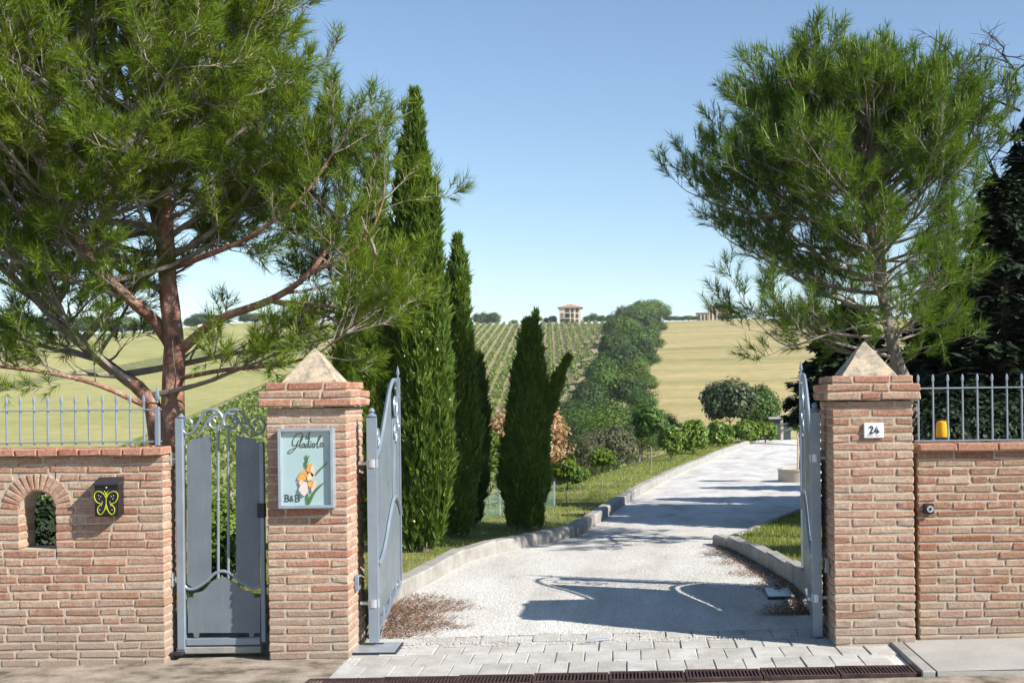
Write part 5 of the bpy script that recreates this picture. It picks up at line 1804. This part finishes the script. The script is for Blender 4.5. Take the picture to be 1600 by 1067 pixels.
# skyline
SK = 'trees along the skyline'
far_tree(748, 488, 14, 0.9, 575, 'leftmost of three small dark trees on the skyline', 1, 'skyline_tree', SK)
far_tree(758, 486, 16, 0.7, 580, 'narrow middle one of three small dark trees on the skyline', 1, 'skyline_tree', SK)
far_tree(772, 487, 16, 1.0, 575, 'rightmost of three small dark trees on the skyline', 3, 'skyline_tree', SK)
for k, (px, pyt, hp, wk) in enumerate([(803, 499, 9, 1.3), (820, 498, 9, 1.2), (838, 492, 14, 1.3), (855, 496, 12, 1.3), (864, 492, 14, 0.9), (918, 492, 14, 1.1), (927, 488, 18, 0.8), (940, 492, 14, 1.3), (955, 490, 16, 1.1), (880, 499, 9, 1.2)]):
    far_tree(px, pyt, hp, wk, 568 if px != 880 else 557, ('small rounded skyline tree, %s from the left among those beside the villa' % ORD[k]) if px != 880 else 'small bush directly below the hilltop villa', k % 4, 'skyline_tree', SK)
for k, px in enumerate([1045, 1056, 1066, 1076, 1086, 1128, 1136, 1150, 1162]):
    far_tree(px, 492 + (k % 3), 9, 1.6, 566, 'low skyline hedge tree, %s from the left by the farm buildings' % ORD[k], (k + 1) % 4, 'skyline_tree', SK)
for k, px in enumerate([8, 26, 52, 70, 98, 126, 140, 176, 190, 226, 252, 268, 300, 322, 345, 382, 398, 430, 448, 466]):
    far_tree(px, 488 + (k * 7 % 13), 12 + (k * 5 % 9), 1.0 + 0.25 * (k * 3 % 5), 572, 'distant skyline tree behind the broad pine, %s from the left' % ORD[k], k % 4, 'skyline_tree', SK)


# hilltop villa
def windows(root, xs_, zs_, y, w, h, mat='shutter'):
    for z in zs_:
        for x in xs_:
            m = MB(); m.box((x, y - 0.06, z), (w, 0.16, h)); wo = m.build('window', M[mat], root)
            m = MB(); m.box((x, y - 0.16, z - h / 2 - .06), (w + .3, 0.3, .12)); m.build('sill', M['white_paint'], wo)


def hip_roof(m, x0, x1, y0, y1, z, h, o=0.6, ridge=0.3):
    x0 -= o; x1 += o; y0 -= o; y1 += o
    cy = (y0 + y1) / 2; rx = (x1 - x0) * (0.5 - ridge / 2)
    m.add([(x0, y0, z), (x1, y0, z), (x1, y1, z), (x0, y1, z), (x0 + rx, cy, z + h), (x1 - rx, cy, z + h), (x0, y0, z - .25), (x1, y0, z - .25), (x1, y1, z - .25), (x0, y1, z - .25)],
          [(0, 1, 5, 4), (1, 2, 5), (2, 3, 4, 5), (3, 0, 4), (6, 7, 1, 0), (7, 8, 2, 1), (8, 9, 3, 2), (9, 6, 0, 3), (9, 8, 7, 6)])


YV = 562
a, b = at(874, 505, YV), at(908, 505, YV)
zg = T(a.x, YV); zr = at(890, 480.5, YV).z
vi = thing('hilltop_villa', ((a.x + b.x) / 2, YV + 4, zg), 'cream villa with hipped terracotta roof on the hilltop', 'house')
m = MB(); m.box(((a.x + b.x) / 2, YV + 4, (zg + zr) / 2 - 0.5), (b.x - a.x, 8, zr - zg + 1)); m.build('wall', M['render_wall'], vi)
m = MB(); hip_roof(m, a.x, b.x, YV, YV + 8, zr + .1, 1.5, 0.8, 0.15); rf = m.build('roof', M['roof_tile'], vi)
m = MB(); m.box((a.x + 6, YV + 3, zr + 1.5), (.6, .6, 1.2)); m.build('chimney', M['render_wall'], rf)
st_ = (zr - zg) / 3
for f in range(3):
    zc = zg + st_ * (f + .5) - .1
    for x, w in ((a.x + 3.6, 1.9), (a.x + 5.9, 1.2), (a.x + 8.0, 1.1)):
        m = MB(); m.box((x, YV - .06, zc), (w, 0.2, 1.7)); wo = m.build('window', M['shutter'], vi)
for f in (1, 2):
    m = MB(); m.box((a.x + 3.4, YV - .8, zg + st_ * f), (6.5, 1.6, .25)); bl = m.build('balcony', M['render_wall'], vi)
    m = MB(); m.box((a.x + 3.4, YV - 1.58, zg + st_ * f + .5), (6.5, 0.06, .12)); m.build('railing', M['dark_metal'], bl)
for x in (a.x + .3, a.x + 2.2, a.x + 5):
    m = MB(); m.box((x, YV - 1.4, (zg + zr) / 2 - 1), (.35, .35, zr - zg - 2.2)); m.build('pillar', M['render_wall'], vi)
# farm buildings
YF = 575
def farmhouse(name, px0, px1, py_eave, roofh, label, wall, flat=False, dep=8, dY=0, nwin=3):
    Yh = YF + dY
    a, b = at(px0, 500, Yh), at(px1, 500, Yh); z0 = T(a.x, Yh); z1 = at(px0, py_eave, Yh).z
    r = thing(name, ((a.x + b.x) / 2, Yh + dep / 2, z0), label, 'house')
    m = MB(); m.box(((a.x + b.x) / 2, Yh + dep / 2, (z0 + z1) / 2 - .5), (b.x - a.x, dep, z1 - z0 + 1)); m.build('wall', M[wall], r)
    m = MB(); hip_roof(m, a.x, b.x, Yh, Yh + dep, z1 + .15, roofh, 0.5, 0.5); m.build('roof', M['roof_tile'] if not flat else M['kerb'], r)
    for i in range(nwin):
        x = a.x + (b.x - a.x) * (i + .5) / nwin
        m = MB(); m.box((x, Yh - .05, (z0 + z1) / 2), ((b.x - a.x) / nwin * .45, .2, (z1 - z0) * .6)); m.build('window', M['shutter'], r)
farmhouse('farm_shed', 1090, 1107, 489, 0.3, 'low tan farm shed with dark openings on the skyline', 'tan_wall', True)
farmhouse('farm_tower', 1108, 1121, 480, 0.9, 'taller cream farmhouse with flat tiled roof on the skyline', 'render_wall', False, 5, 2, 2)
farmhouse('farmhouse', 1120, 1146, 485, 1.6, 'long farmhouse with red tiled roof half hidden by the pine', 'tan_wall', False, 8, 4, 4)

# ================================================================ THE AIR
hz = MB(); hz.box((0, 500, 18), (1990, 1120, 62))
mh = bpy.data.materials.new('haze'); mh.use_nodes = True
nt = mh.node_tree
nt.nodes.remove(nt.nodes['Principled BSDF'])
pv_ = nt.nodes.new('ShaderNodeVolumePrincipled')
pv_.inputs['Color'].default_value = (0.86, 0.92, 1.0, 1)
pv_.inputs['Density'].default_value = 0.00014
nt.links.new(pv_.outputs[0], nt.nodes['Material Output'].inputs['Volume'])
tag(hz.build('haze', mh), 'thin summer haze over the valley', 'haze', kind='stuff')
